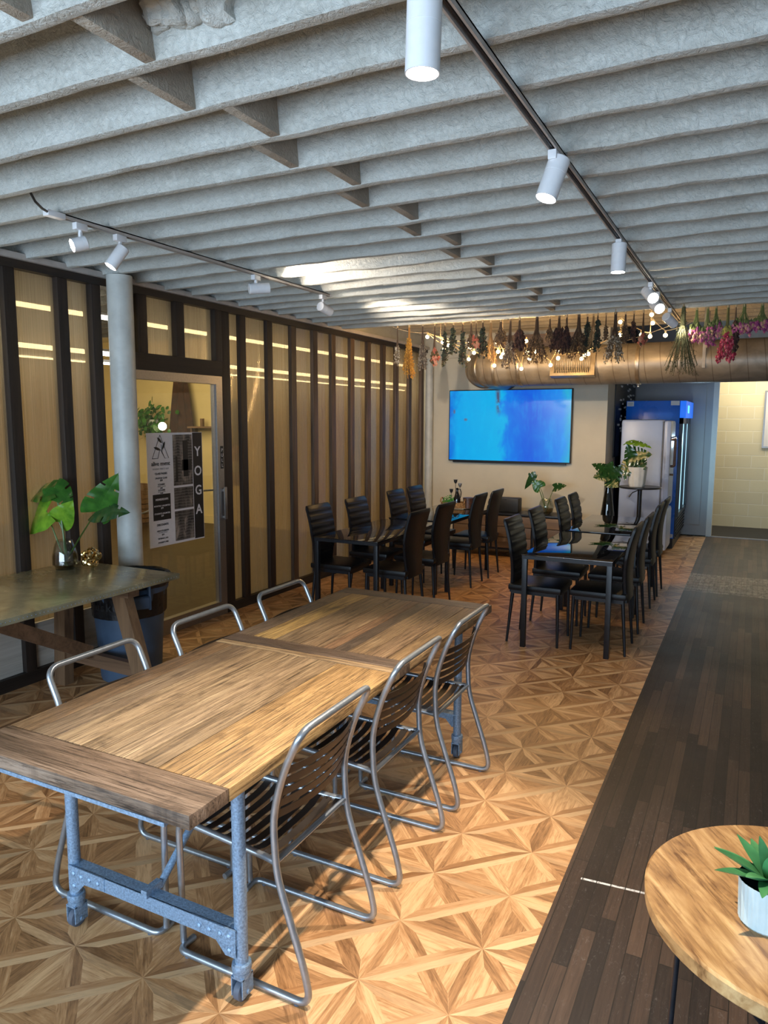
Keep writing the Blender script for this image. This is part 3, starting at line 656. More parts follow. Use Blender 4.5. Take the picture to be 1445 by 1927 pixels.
# glowing strips added behind the panels, imitating reflection streaks of the track lights
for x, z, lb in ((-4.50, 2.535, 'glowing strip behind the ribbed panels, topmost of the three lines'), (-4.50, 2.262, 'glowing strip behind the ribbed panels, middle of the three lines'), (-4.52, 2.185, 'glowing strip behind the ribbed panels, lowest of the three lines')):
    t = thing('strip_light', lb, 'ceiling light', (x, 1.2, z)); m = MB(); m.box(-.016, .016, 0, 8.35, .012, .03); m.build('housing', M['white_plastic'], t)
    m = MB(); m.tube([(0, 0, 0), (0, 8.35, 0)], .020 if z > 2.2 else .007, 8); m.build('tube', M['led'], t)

# ------------------------------------------------------------------ main table
random.seed(11)
TB = thing('dining_table', 'long reclaimed wood table on blue-grey pipe legs with casters', 'table', (0, 0, 0))
X0, X1, Y0t, Y1t, ZT1, TH = -2.090, -1.197, 1.290, 3.645, .770, .040
my = MB(); mxx = MB()
def plk(mb, x0, x1, y0, y1, tone, dz=0): mb.box(x0 + .0008, x1 - .0008, y0 + .0008, y1 - .0008, ZT1 - TH, ZT1 + dz, tone, bev=.0022)
YM = 2.50
for nm_, a_, b_, tn_ in (('end_board', Y0t, Y0t + .155, (.78, .72, .68)), ('end_board', Y1t - .12, Y1t, (.62, .56, .50)), ('middle_board', YM + .005, YM + .10, (.50, .43, .38)), ('middle_strip', YM - .045, YM + .003, (1.35, 1.20, .85))):
    mxx = MB(); plk(mxx, X0, X1, a_, b_, tn_, .0005); mxx.build(nm_, M['table_x'], TB)
ws = [.10, .11, .115, .085, .125, .10, .12]; ws[-1] = (X1 - X0) - sum(ws[:-1]); x = X0
tn = [(.78, .60, .42), (.85, .74, .62), (1.20, 1.06, .85), (.98, .86, .68), (1.12, 1.0, .82), (.92, .80, .62), (1.30, 1.02, .60)]
for w_, t in zip(ws, tn): plk(my, x, x + w_, Y0t + .156, YM - .046, t, random.uniform(-.0008, .0008)); x += w_
x = X0; ws = [.10, .115, .135, .115, .06, .07, .09, .10]; ws.append((X1 - X0) - sum(ws))
tn = [(.62, .52, .44), (1.65, 1.32, .62), (.82, .68, .50), (.90, .72, .52), (.86, .60, .42), (.42, .36, .33), (.90, .72, .50), (.80, .62, .45), (1.0, .78, .50)]
for w_, t in zip(ws, tn): plk(my, x, x + w_, YM + .101, Y1t - .121, t, random.uniform(-.0008, .0008)); x += w_
tt = my.build('tabletop', M['table_y'], TB)
m = MB(); z0, z1 = ZT1 - TH - .012, ZT1 - TH - .0005
m.box(X0, X1 - .085, Y0t, Y0t + .045, z0, z1); m.box(X0, X1 - .085, Y1t - .045, Y1t, z0, z1); m.box(X0 + .08, X0 + .12, Y0t + .045, Y1t - .045, z0, z1); m.box(X1 - .165, X1 - .125, Y0t + .045, Y1t - .045, z0, z1)
m.build('steel_frame', M['galv'], TB)
LX = (-2.003, -1.287); LY = (1.592, 3.387)
for y_ in LY:
    for x_ in LX:
        m = MB(); m.tube([(x_, y_, .10), (x_, y_, ZT1 - TH - .01)], .0205, 20); lg = m.build('leg', M['galv'], TB)
        m = MB(); m.lathe([(.021, .098), (.029, .10), (.031, .112), (.029, .124), (.021, .126)], (x_, y_, 0), 20); m.lathe([(.026, .080), (.028, .083), (.028, .098), (.022, .10)], (x_, y_, 0), 20); m.build('collar', M['galv'], lg)
        m = MB(); m.box(x_ - .022, x_ - .018, y_ - .026, y_ + .026, .022, .085, bev=.001); m.box(x_ + .018, x_ + .022, y_ - .026, y_ + .026, .022, .085, bev=.001); m.box(x_ - .022, x_ + .022, y_ - .026, y_ + .026, .080, .086)
        m.tube([(x_ - .026, y_, .033), (x_ + .026, y_, .033)], .007, 10); m.build('caster_fork', M['galv'], lg)
        RX = Matrix.Rotation(PI / 2, 4, 'Y'); m = MB()
        m.lathe([(.010, -.014), (.026, -.014), (.033, -.010), (.033, .010), (.026, .014), (.010, .014)], (x_, y_, .034), 20, M=RX); m.build('caster_wheel', M['rubber'], lg)
    m = MB(); s_ = -1 if y_ < 2 else 1
    m.box(LX[0], LX[1], y_ - .022, y_ + .022, .232, .238); m.box(LX[0], LX[1], y_ + s_ * .022 - .003, y_ + s_ * .022 + .003, .190, .238)
    for x_, d in ((LX[0], 1), (LX[1], -1)):
        m.add([(x_, y_ + s_ * .027, .150), (x_, y_ + s_ * .027, .240), (x_ + d * .17, y_ + s_ * .027, .240), (x_ + d * .17, y_ + s_ * .027, .192), (x_ + d * .075, y_ + s_ * .027, .188), (x_ + d * .04, y_ + s_ * .027, .150),
               (x_, y_ + s_ * .022, .150), (x_, y_ + s_ * .022, .240), (x_ + d * .17, y_ + s_ * .022, .240), (x_ + d * .17, y_ + s_ * .022, .192), (x_ + d * .075, y_ + s_ * .022, .188), (x_ + d * .04, y_ + s_ * .022, .150)],
              [(0, 1, 2, 3, 4, 5), (11, 10, 9, 8, 7, 6), (0, 5, 11, 6), (5, 4, 10, 11), (4, 3, 9, 10), (3, 2, 8, 9), (2, 1, 7, 8)])
        for a, b_ in ((.025, .17), (.025, .215), (.06, .213), (.10, .213), (.14, .213)): m.blob((x_ + d * a, y_ + s_ * .028, b_), .009, sub=1, sq=(1, .6, 1))
    m.build('lower_rail', M['galv'], TB)
    xc = sum(LX) / 2 ; y2 = y_ + (-s_) * .62
    m = MB(); m.tube([(xc, y_ - s_ * .03, .235), (xc, y2, ZT1 - TH - .02)], .0125, 12); m.box(xc - .012, xc + .012, y_ - .035, y_ + .035, .236, .262); m.build('diagonal_brace', M['galv'], TB)

# ------------------------------------------------------------------ metal chairs (origin at floor under seat, front towards -x)
def metal_chair(label):
    t = thing('metal_chair', label, 'chair', (0, 0, 0), 0, 'tubular metal chairs round the wood table'); W = .21; r = .0115
    m = MB(); F = -.22; B = .168
    side = [(-.16, 0, .012)] ; loop = []
    def sp(s_): return arc([(F + .015, s_ * (W - .07), .0115), (F + .01, s_ * W, .0115), (B + .14, s_ * W, .0115), (B + .118, s_ * W, .12), (B + .022, s_ * W, .40), (B + .012, s_ * W, .58), (B + .045, s_ * W, .71), (B + .11, s_ * (W - .0), .86)], .062, 7)
    a = sp(-1); b_ = sp(1)
    path = a[:-1] + arc([a[-2], (B + .118, -W, .868), (B + .118, W, .868), b_[-2]], .10, 9)[1:-1] + list(reversed(b_[:-1]))
    m.tube(path, r, 10); m.build('back_and_base_frame', M['steel_tube'], t)
    m = MB(); sl = arc([(F + .005, -(W - .03), .02), (F, -(W - .03), .455), (B - .02, -(W - .012), .437), (B + .018, -W + .004, .437)], .05, 6)
    m.tube(sl, r * .95, 10); m.tube([(p[0], -p[1], p[2]) for p in sl], r * .95, 10)
    m.tube([(F + .06, -(W - .03), .448), (F + .06, W - .03, .448)], r * .6, 8); m.tube([(B + .017, -W, .437), (B + .017, W, .437)], r * .8, 8); m.build('seat_frame', M['steel_tube'], t)
    m = MB()
    for i in range(9):
        x = F + .045 + i * .0415; n = 8; vs = []
        for k in range(n + 1):
            q = -1 + 2 * k / n; yv = q * (W - .02); zz = .450 - .028 * (1 - q ** 4) * (0.6 + .4 * math.sin(i / 8 * PI)) - (i * .0012)
            vs += [(x, yv, zz), (x + .029, yv, zz), (x + .029, yv, zz - .0025), (x, yv, zz - .0025)]
        fs = []
        for k in range(n):
            for e in range(4): fs.append((k * 4 + e, k * 4 + (e + 1) % 4, k * 4 + 4 + (e + 1) % 4, k * 4 + 4 + e))
        m.add(vs, fs, smooth=False)
        for s_ in (-1, 1): m.blob((x + .014, s_ * (W - .03), .452 - i * .0012), .004, sub=0)
    m.build('seat_slats', M['slat'], t)
    m = MB()
    def bx(z): return B + .012 + max(0, (z - .58)) * .26
    for i in range(5):
        z = .568 + i * .0365; n = 10; vs = []
        for k in range(n + 1):
            q = -1 + 2 * k / n; yv = q * (W - .02); xx = bx(z) + .004 + .030 * (1 - q * q); d2 = .027
            xx2 = bx(z + d2) + .004 + .030 * (1 - q * q)
            vs += [(xx, yv, z), (xx2, yv, z + d2), (xx2 - .0025, yv, z + d2), (xx - .0025, yv, z)]
        fs = []
        for k in range(n):
            for e in range(4): fs.append((k * 4 + e, k * 4 + (e + 1) % 4, k * 4 + 4 + (e + 1) % 4, k * 4 + 4 + e))
        m.add(vs, fs, smooth=False)
    for s_ in (-1, 1):
        m.tube([(bx(.56) - .003, s_ * (W - .022), .56), (bx(.75) - .003, s_ * (W - .022), .75)], .0045, 6)
        for z in (.59, .64, .69, .73): m.tube([(bx(z), s_ * W, z), (bx(z), s_ * (W - .022), z)], .004, 6)
    m.build('back_slats', M['slat'], t)
    m = MB()
    for s_ in (-1, 1):
        for x in (F + .05, B + .09): m.lathe([(.010, 0), (.010, .006), (.008, .012)], (x, s_ * W, -.0), 10)
    m.build('glide', M['rubber'], t)
    return t
G2 = 'tubular metal chairs round the wood table'
ch = metal_chair('slatted metal chair on the right of the wood table, nearest the camera'); ch.location = (-1.385, 1.86, 0)
dup(ch, (-1.385, 2.49, 0), 0, 'slatted metal chair on the right of the wood table, the middle one')
dup(ch, (-1.385, 3.09, 0), 0, 'slatted metal chair on the right of the wood table, the far one')
for y_, lb in ((1.885, 'slatted metal chair on the left of the wood table, nearest the camera'), (2.505, 'slatted metal chair on the left of the wood table, the middle one'), (3.12, 'slatted metal chair on the left of the wood table, the far one')):
    dup(ch, (-1.915, y_, 0), PI, lb)

# ------------------------------------------------------------------ black glass tables
def glass_table(x0, x1, y0, y1, label):
    t = thing('glass_table', label, 'table', ((x0 + x1) / 2, (y0 + y1) / 2, 0), 0, 'black glass dining tables'); a, b_ = (x1 - x0) / 2, (y1 - y0) / 2
    m = MB(); m.box(-a, a, -b_, b_, .727, .735, bev=.002); m.build('glass_top', M['black_glass'], t)
    m = MB(); m.box(-a + .004, a - .004, -b_ + .004, -b_ + .029, .700, .7265); m.box(-a + .004, a - .004, b_ - .029, b_ - .004, .700, .7265); m.box(-a + .004, -a + .029, -b_ + .029, b_ - .029, .700, .7265); m.box(a - .029, a - .004, -b_ + .029, b_ - .029, .700, .7265); m.build('frame', M['black_metal'], t)
    for sx in (-1, 1):
        for sy in (-1, 1):
            cx, cy = sx * (a - .024), sy * (b_ - .024); m = MB(); m.box(cx - .019, cx + .019, cy - .019, cy + .019, 0, .7265, bev=.002); m.build('leg', M['black_metal'], t)
    return t
glass_table(-1.535, -.853, 5.36, 6.67, 'black glass table on the right, the one nearer the camera')
glass_table(-1.525, -.853, 6.76, 8.06, 'black glass table on the right, the one nearer the fridges')
glass_table(-3.40, -2.765, 5.33, 6.66, 'black glass table along the stud wall, the one nearer the camera')
glass_table(-3.385, -2.700, 6.78, 8.08, 'black glass table along the stud wall holding the wicker tray')
def dining_chair(label):
    """front towards -x"""
    t = thing('dining_chair', label, 'chair', (0, 0, 0), 0, 'black high-back dining chairs')
    m = MB(); m.box(-.215, .205, -.205, .205, .425, .475, bev=.018); m.build('seat', M['leather'], t)
    zs = [.40, .47, .54, .62, .70, .78, .86, .94, .985]; m = MB(); vs = []; fs = []
    def cx(z): q = (z - .42) / .565; return .192 - .022 * math.sin(min(1, max(0, q)) * PI * .9) + .062 * max(0, q) ** 2.2
    def hw(z): q = (z - .40) / .585; return .150 + .055 * min(1, max(0, (q - .05) * 1.9)) ** 1.3
    rows = []
    for i in range(41): rows.append(.40 + .585 * i / 40)
    for z in rows:
        gr = 0.0
        for gz in (.56, .63, .70, .77, .84, .91): gr = max(gr, .011 * max(0, 1 - abs(z - gz) / .012))
        w = hw(z) - (.010 * max(0, (z - .955) / .03)); th = .017 - (.008 * max(0, (z - .965) / .02)); x = cx(z)
        vs += [(x - th + gr, -w + .012, z), (x - th + gr, w - .012, z), (x - th + .010, w, z), (x + th - .006, w, z), (x + th, w - .012, z), (x + th, -w + .012, z), (x + th - .006, -w, z), (x - th + .010, -w, z)]
    n = len(rows)
    for i in range(n - 1):
        for e in range(8): fs.append((i * 8 + e, i * 8 + (e + 1) % 8, i * 8 + 8 + (e + 1) % 8, i * 8 + 8 + e))
    fs.append(tuple(reversed(range(8)))); fs.append(tuple((n - 1) * 8 + e for e in range(8))); m.add(vs, fs, smooth=True); m.build('backrest', M['leather'], t)
    m = MB(); m.box(-.195, .185, -.187, -.167, .398, .425); m.box(-.195, .185, .167, .187, .398, .425); m.box(-.195, -.175, -.167, .167, .398, .425); m.box(.165, .185, -.167, .167, .398, .425); m.build('seat_frame', M['black_metal'], t)
    for sy in (-1, 1):
        m = MB(); m.tube([(-.185, sy * .178, .42), (-.195, sy * .183, .0)], [.015, .0095], 10); m.build('leg', M['black_metal'], t)
        m = MB(); m.tube([(.175, sy * .160, .42), (.21, sy * .185, .0)], [.015, .0095], 10); m.build('leg', M['black_metal'], t)
    return t
GD = 'black high-back dining chairs'; cp = None
ys = (5.66, 6.32, 7.26, 7.80); nm = ('nearest the camera', 'second from the camera', 'third from the camera', 'farthest from the camera')
for side, X_, rz, where in ((0, -.97, 0, 'right of the two right-hand glass tables'), (1, -1.455, PI, 'left of the two right-hand glass tables'), (2, -2.775, 0, 'right of the two left-hand glass tables'), (3, -3.30, PI, 'beside the stud wall')):
    for y_, n_ in zip(ys, nm):
        lb = 'black high-back chair %s, %s' % (where, n_)
        yy = y_ + random.uniform(-.015, .015)
        if cp is None: cp = dining_chair(lb); cp.location = (X_, yy, 0); cp.rotation_euler = (0, 0, rz)
        else: dup(cp, (X_ + random.uniform(-.012, .012), yy, 0), rz + random.uniform(-.02, .02), lb)

# ------------------------------------------------------------------ zinc table, bin
ZTb = thing('trestle_table', 'zinc-topped table on wooden trestle legs against the ribbed panels', 'table', (0, 0, 0))
m = MB(); m.box(-4.185, -3.25, 1.25, 3.49, .735, .770, bev=.003); m.build('tabletop', M['zinc'], ZTb)
m = MB()
for i in range(90): m.blob((-3.249, 1.28 + i * .0245, .7525), .0032, sub=0)
m.build('edge_nails', M['galv'], ZTb)
def beamp(p0, p1, w_, d_, mat, name, par, side=Vector((0, 1, 0))):
    p0 = Vector(p0); p1 = Vector(p1); t = (p1 - p0).normalized(); s1 = side; s2 = t.cross(s1).normalized(); vs = []
    for p in (p0, p1):
        for a, b_ in ((-1, -1), (1, -1), (1, 1), (-1, 1)): vs.append(p + s1 * a * w_ / 2 + s2 * b_ * d_ / 2)
    m = MB(); m.add(vs, [(3, 2, 1, 0), (4, 5, 6, 7), (0, 1, 5, 4), (1, 2, 6, 5), (2, 3, 7, 6), (3, 0, 4, 7)], (1, 1, 1)); return m.build(name, mat, par)
for y_ in (3.19, 1.5):
    beamp((-3.47, y_, .735), (-3.25, y_, .02), .07, .105, M['trestle'], 'leg', ZTb); beamp((-3.97, y_, .735), (-4.02, y_, .0), .07, .10, M['trestle'], 'leg', ZTb)
    beamp((-3.97, y_ + .001, .22), (-3.30, y_ + .001, .20), .045, .085, M['trestle_x'], 'crossbar', ZTb); beamp((-4.05, y_, .700), (-3.35, y_, .700), .09, .068, M['trestle_x'], 'top_batten', ZTb)
beamp((-3.72, 2.45, .66), (-3.72, 3.15, .27), .05, .085, M['trestle_x'], 'diagonal_brace', ZTb, Vector((1, 0, 0)))
BN = thing('trash_can', 'grey-blue round trash can with a black liner under the zinc table end', 'trash can', (-3.74, 3.52, 0))
m = MB(); m.lathe([(.0, .004), (.195, .004), (.20, .02), (.235, .60), (.255, .605), (.262, .62), (.262, .70), (.250, .705), (.245, .62), (.19, .03), (0, .025)], (0, 0, 0), 36); m.build('body', M['blue_can'], BN)
for a in (-.55, 2.6):
    m = MB(); c_, s_ = math.cos(a), math.sin(a); RM = Matrix.Rotation(a, 4, 'Z'); m.box(.25, .31, -.07, .07, .60, .615, M=RM, bev=.003); m.box(.295, .31, -.07, .07, .53, .615, M=RM, bev=.003); m.box(.235, .31, -.075, -.06, .52, .69, M=RM, bev=.003); m.box(.235, .31, .06, .075, .52, .69, M=RM, bev=.003)
    m.build('handle', M['blue_can'], BN)
m = MB(); rp = lambda a: 1 + .02 * math.sin(a * 9) + .012 * math.sin(a * 23 + 1); m.lathe([(.24, .45), (.25, .69), (.268, .715), (.280, .695), (.276, .665), (.270, .645)], (0, 0, 0), 64, ripple=rp); m.lathe([(0, .46), (.24, .45)], (0, 0, 0), 64); m.build('liner', M['liner'], BN)
for i, chh in enumerate('Huskee'):
    a = -1.60 + i * .17 - .18; text(chh, .075, (.262 * math.cos(a), .262 * math.sin(a), .515), M['ink'], BN, right=(-math.sin(a), math.cos(a), 0), center=True, bold=.001)

# ------------------------------------------------------------------ plants
def leaf(mb, base, tip, width, nrm, cuts=4, side_cut=True, curl=.15, col=None, fold=.12, heart=True, seed=0):
    base = Vector(base); tip = Vector(tip); ax = tip - base; L = ax.length; t = ax.normalized(); n_ = Vector(nrm); n_ = (n_ - t * n_.dot(t)).normalized(); s_ = t.cross(n_)
    N, K = 30, 6; rnd = random.Random(seed)
    def wd(u):
        if heart: return width * (math.sin(min(1, (u * .94 + .10)) ** .62 * PI) ** .8 if u < .985 else .02)
        return width * (math.sin(PI * u ** .8) ** .8 if 0 < u < 1 else 0.0)
    for sd in (-1, 1):
        vs = []; fs = []
        gaps = []
        if cuts:
            for g in range(cuts): c = .18 + .68 * (g + .5) / cuts + rnd.uniform(-.02, .02); gaps.append((c, .020))
        for i in range(N + 1):
            u = i / N
            for k in range(K + 1):
                q = k / K; back = -.22 * q * (1 - u) * (1 if heart else 0); fwd = .10 * q * u
                p = base + t * (L * (u + back + fwd)) + s_ * (sd * wd(u) * q) + n_ * (fold * wd(u) * q - curl * L * u * u - curl * .6 * wd(u) * q * q * 1.6 + .012 * L * math.sin(u * 25) * q)
                vs.append(p)
        for i in range(N):
            for k in range(K):
                uc = (i + .5) / N; qc = (k + .5) / K
                if any(abs(uc - c) < g and qc > .45 for c, g in gaps): continue
                a = i * (K + 1) + k; f = (a, a + 1, a + K + 2, a + K + 1); fs.append(f if sd > 0 else tuple(reversed(f)))
        mb.add(vs, fs, col, True)
def plant(t, specs, stem_mat='stem', r=.004):
    for i, sp_ in enumerate(specs):
        root, mid, base, tip, wdt, nrm, mat, cuts = sp_
        m = MB(); P = [Vector(root), Vector(mid), Vector(base)]; pts = [P[0] * (1 - q) ** 2 + P[1] * 2 * q * (1 - q) + P[2] * q * q for q in [j / 10 for j in range(11)]]
        m.tube(pts, [r * (1.4 - .6 * j / 10) for j in range(11)], 6); st = m.build('stem', M[stem_mat], t)
        m = MB(); leaf(m, base, tip, wdt, nrm, cuts, col=(1, 1, 1), seed=i); m.build('leaf', M[mat], st)
VX, VY, VZ = -4.02, 3.25, .770
def vase_prof(mb, prof, th=.004):
    inner = [(max(0, r - th), z + (th if i == 0 else 0)) for i, (r, z) in enumerate(prof)]; mb.lathe([(0, prof[0][1])] + prof + list(reversed(inner)) + [(0, prof[0][1] + th)], (0, 0, 0), 32)
va = thing('glass_vase', 'squat clear glass vase of water on the zinc table', 'vase', (VX, VY, VZ))
m = MB(); vase_prof(m, [(.06, .0), (.066, .02), (.082, .035), (.080, .09), (.066, .15), (.050, .195)]); m.build('glass', M['vase_glass'], va)
m = MB(); m.lathe([(0, .012), (.058, .012), (.075, .037), (.074, .09), (.072, .105), (0, .105)], (0, 0, 0), 28); m.build('water', M['water'], va)
mp = thing('monstera_cuttings', 'monstera leaf cuttings standing in the clear vase on the zinc table', 'plant', (VX, VY, VZ + .02))
plant(mp, [((.02, 0, 0), (-.02, -.05, .2), (-.13, -.02, .36), (-.44, -.10, .24), .135, (.62, -.62, .62), 'leaf_lime', 0),
           ((0, 0, 0), (.01, 0, .3), (-.10, .02, .50), (-.33, -.05, .47), .11, (.5, -.45, .8), 'leaf', 2),
           ((0, 0, 0), (.01, 0, .3), (-.09, .02, .52), (.06, .02, .42), .085, (.4, -.6, .7), 'leaf', 2),
           ((.01, 0, 0), (.0, .02, .2), (-.04, .0, .29), (.09, -.01, .42), .085, (.7, -.7, .15), 'leaf_lime', 0),
           ((-.02, 0, 0), (.12, 0, .17), (.31, .0, .38), (.51, -.02, .60), .105, (.75, -.65, .2), 'leaf', 2),
           ((-.02, 0, 0), (.12, 0, .17), (.31, .0, .38), (.55, .01, .40), .075, (.7, -.6, .4), 'leaf_dark', 2)], r=.0045)
gk = MB(); random.seed(3)
for a in range(3):
    R_ = Matrix.Rotation(a * 1.05, 3, 'Z') @ Matrix.Rotation(.9 + a * .4, 3, 'X'); pts = []
    for i in range(40):
        q = 2 * PI * i / 40; rr = .050 + .010 * math.sin(q * 5 + a); pts.append(R_ @ Vector((rr * math.cos(q), rr * math.sin(q), .015 * math.sin(q * 3))) + Vector((0, 0, .064)))
    gk.tube(pts, .013 if a else .011, 8, closed=True)
go = gk.build('knot_ornament', M['gold'], None, (-3.905, 3.36, .773)); tag(go, 'shiny gold knotted ornament beside the vase on the zinc table', 'ornament')

# round side table and succulent
RT = thing('round_side_table', 'round honey-coloured wood table on thin black legs, bottom right corner', 'table', (.168, 1.625, 0))
m = MB(); N = 72; R0 = .3254; m.lathe([(0, .712), (R0 - .006, .712), (R0, .718), (R0 + .001, .745), (R0 - .004, .750), (0, .750)], (0, 0, 0), N); m.build('tabletop', M['mango'], RT)
for a in (3.35, 4.9, 1.8, .2):
    c_, s_ = math.cos(a), math.sin(a); m = MB(); m.tube([(.25 * c_, .25 * s_, .712), (.275 * c_, .275 * s_, 0.003)], .0065, 10); m.build('leg', M['black_metal'], RT)
m = MB(); m.tube([(-.24, .05, .02), (.23, -.06, .68)], .005, 8); m.tube([(.2, .16, .02), (-.2, -.1, .68)], .005, 8); m.build('cross_brace', M['black_metal'], RT)
SP = thing('potted_succulent', 'small green succulent in a pale ribbed pot on the round table', 'plant', (.080, 1.545, .750))
m = MB(); rib = lambda a: 1 + .018 * abs(math.sin(a * 16)); m.lathe([(.044, 0), (.050, .006), (.053, .085), (.054, .092)], (0, 0, 0), 128, ripple=rib); m.lathe([(.054, .092), (.049, .092), (.046, .078), (0, .076)], (0, 0, 0), 48); m.build('pot', M['pot_blue'], SP)
m = MB(); m.lathe([(0, .0895), (.048, .087)], (0, 0, 0), 32); m.build('gravel', M['gravel'], SP)
random.seed(8)
def slf(mb, ang, el, L, w):
    d = Vector((math.cos(ang) * math.cos(el), math.sin(ang) * math.cos(el), math.sin(el))); s_ = d.cross(Vector((0, 0, 1))).normalized(); n_ = s_.cross(d)
    vs = []; fs = []; N = 10; b = Vector((0, 0, .089)); sag = .25
    for i in range(N + 1):
        u = i / N; ww = w * math.sin(PI * min(.98, u * .82 + .16)) ** .9; c = b + d * (L * u) - Vector((0, 0, 1)) * (sag * L * u * u * .4)
        if u > .96: ww = .001
        vs += [c - s_ * ww + n_ * ww * .35, c - n_ * ww * .35, c + s_ * ww + n_ * ww * .35, c + n_ * ww * .22]
    for i in range(N):
        for e in range(4): fs.append((i * 4 + e, i * 4 + (e + 1) % 4, i * 4 + 4 + (e + 1) % 4, i * 4 + 4 + e))
    q = random.uniform(.8, 1.2); mb.add(vs, fs, (q, q, q), True)
for i in range(17):
    m = MB(); lay = i % 3; slf(m, i * 2.4, (.25, .62, 1.1)[lay] + random.uniform(-.1, .1), (.118, .112, .095)[lay] + random.uniform(-.01, .012), .0135); m.build('leaf', M['succ'], SP)

# ------------------------------------------------------------------ tv, duct, register
TV = thing('television', 'large flat television showing a blue marbled picture on the cream wall', 'television', (-2.975, YT - .05, 1.69))
m = MB(); m.box(-.850, .862, -.012, .045, -.492, .486, bev=.004); m.build('casing', M['black'], TV)
m = MB(); m.box(-.838, .850, -.0135, -.0118, -.478, .474); m.build('screen', M['tv'], TV)
m = MB(); m.box(-.79, .80, 0, .03, -.515, -.492); m.build('lower_bar', M['black_metal'], TV)
DU = thing('air_duct', 'large round galvanised spiral duct hung below the ceiling in front of the television', 'duct', (0, 8.5, 2.385)); DR = .222
RY = Matrix.Rotation(PI / 2, 4, 'Y'); m = MB(); m.lathe([(DR, -2.78), (DR, 3.28)], (0, 0, 0), 48, M=RY)
pts = []
for i in range(13): a = PI / 2 * i / 12; pts.append((-2.78 - .26 * math.sin(a), .26 - .26 * math.cos(a), 0))
pts.append((-3.04, 1.10, 0)); m.tube(pts, DR, 40); m.build('pipe', M['duct'], DU)
m = MB()
for x in (-1.16, -2.48, -2.78, .9, 2.2): m.lathe([(DR, -.022), (DR + .010, -.018), (DR + .012, 0), (DR + .010, .018), (DR, .022)], (x, 0, 0), 48, M=RY)
for i in (4, 8, 12):
    a = PI / 2 * i / 12; c_ = Vector(pts[i]); tdir = Vector((-math.cos(a), math.sin(a), 0)); m.lathe([(DR, -.012), (DR + .009, 0), (DR, .012)], c_, 40, M=tdir.to_track_quat('Z', 'Y').to_matrix().to_4x4())
m.build('collar', M['duct_rib'], DU)
for s_ in (-1, 1): m = MB(); m.box(-.515, -.485, s_ * (DR + .004) - .002, s_ * (DR + .004) + .002, -.08, .62); m.build('hanger_strap', M['duct'], DU)
m = MB(); m.blob((-1.155, -.06, -DR - .03), .014, sub=2); m.tube([(-1.155, -.06, -DR - .03), (-1.155, -.06, -DR)], .005); m.build('damper_knob', M['chrome'], DU)
# register boot set on the duct face
RG = thing('air_register', 'rectangular air register grille on the front of the duct', 'vent', (-1.84, 8.5 - DR + .01, 2.37))
RG.rotation_euler = (-.25, 0, 0)
m = MB(); a, b_ = .245, .125
m.box(-a, a, -.035, .05, b_ - .022, b_); m.box(-a, a, -.035, .05, -b_, -b_ + .03); m.box(-a, -a + .045, -.035, .05, -b_ + .03, b_ - .022); m.box(a - .045, a, -.035, .05, -b_ + .03, b_ - .022); m.build('frame', M['duct_rib'], RG)
m = MB(); m.box(-a + .04, a - .04, .0, .012, -b_ + .02, b_ - .02); m.build('dark_opening', M['black'], RG)
m = MB()
for i in range(20): x = -a + .055 + i * .0200; m.box(x - .0035, x + .0035, -.026, -.012, -b_ + .03, b_ - .022)
for i in range(9): z = -b_ + .045 + i * .0215; m.box(-a + .045, a - .045, -.011, -.006, z - .002, z + .002)
m.build('grille_bars', M['duct_rib'], RG)
m = MB(); m.box(-3.02, -2.0, 9.33, 9.38, 2.70, 2.86); tag(m.build('timber_board', M['trestle_x']), 'rough brown board fixed near the ceiling behind the dried flowers', 'board')

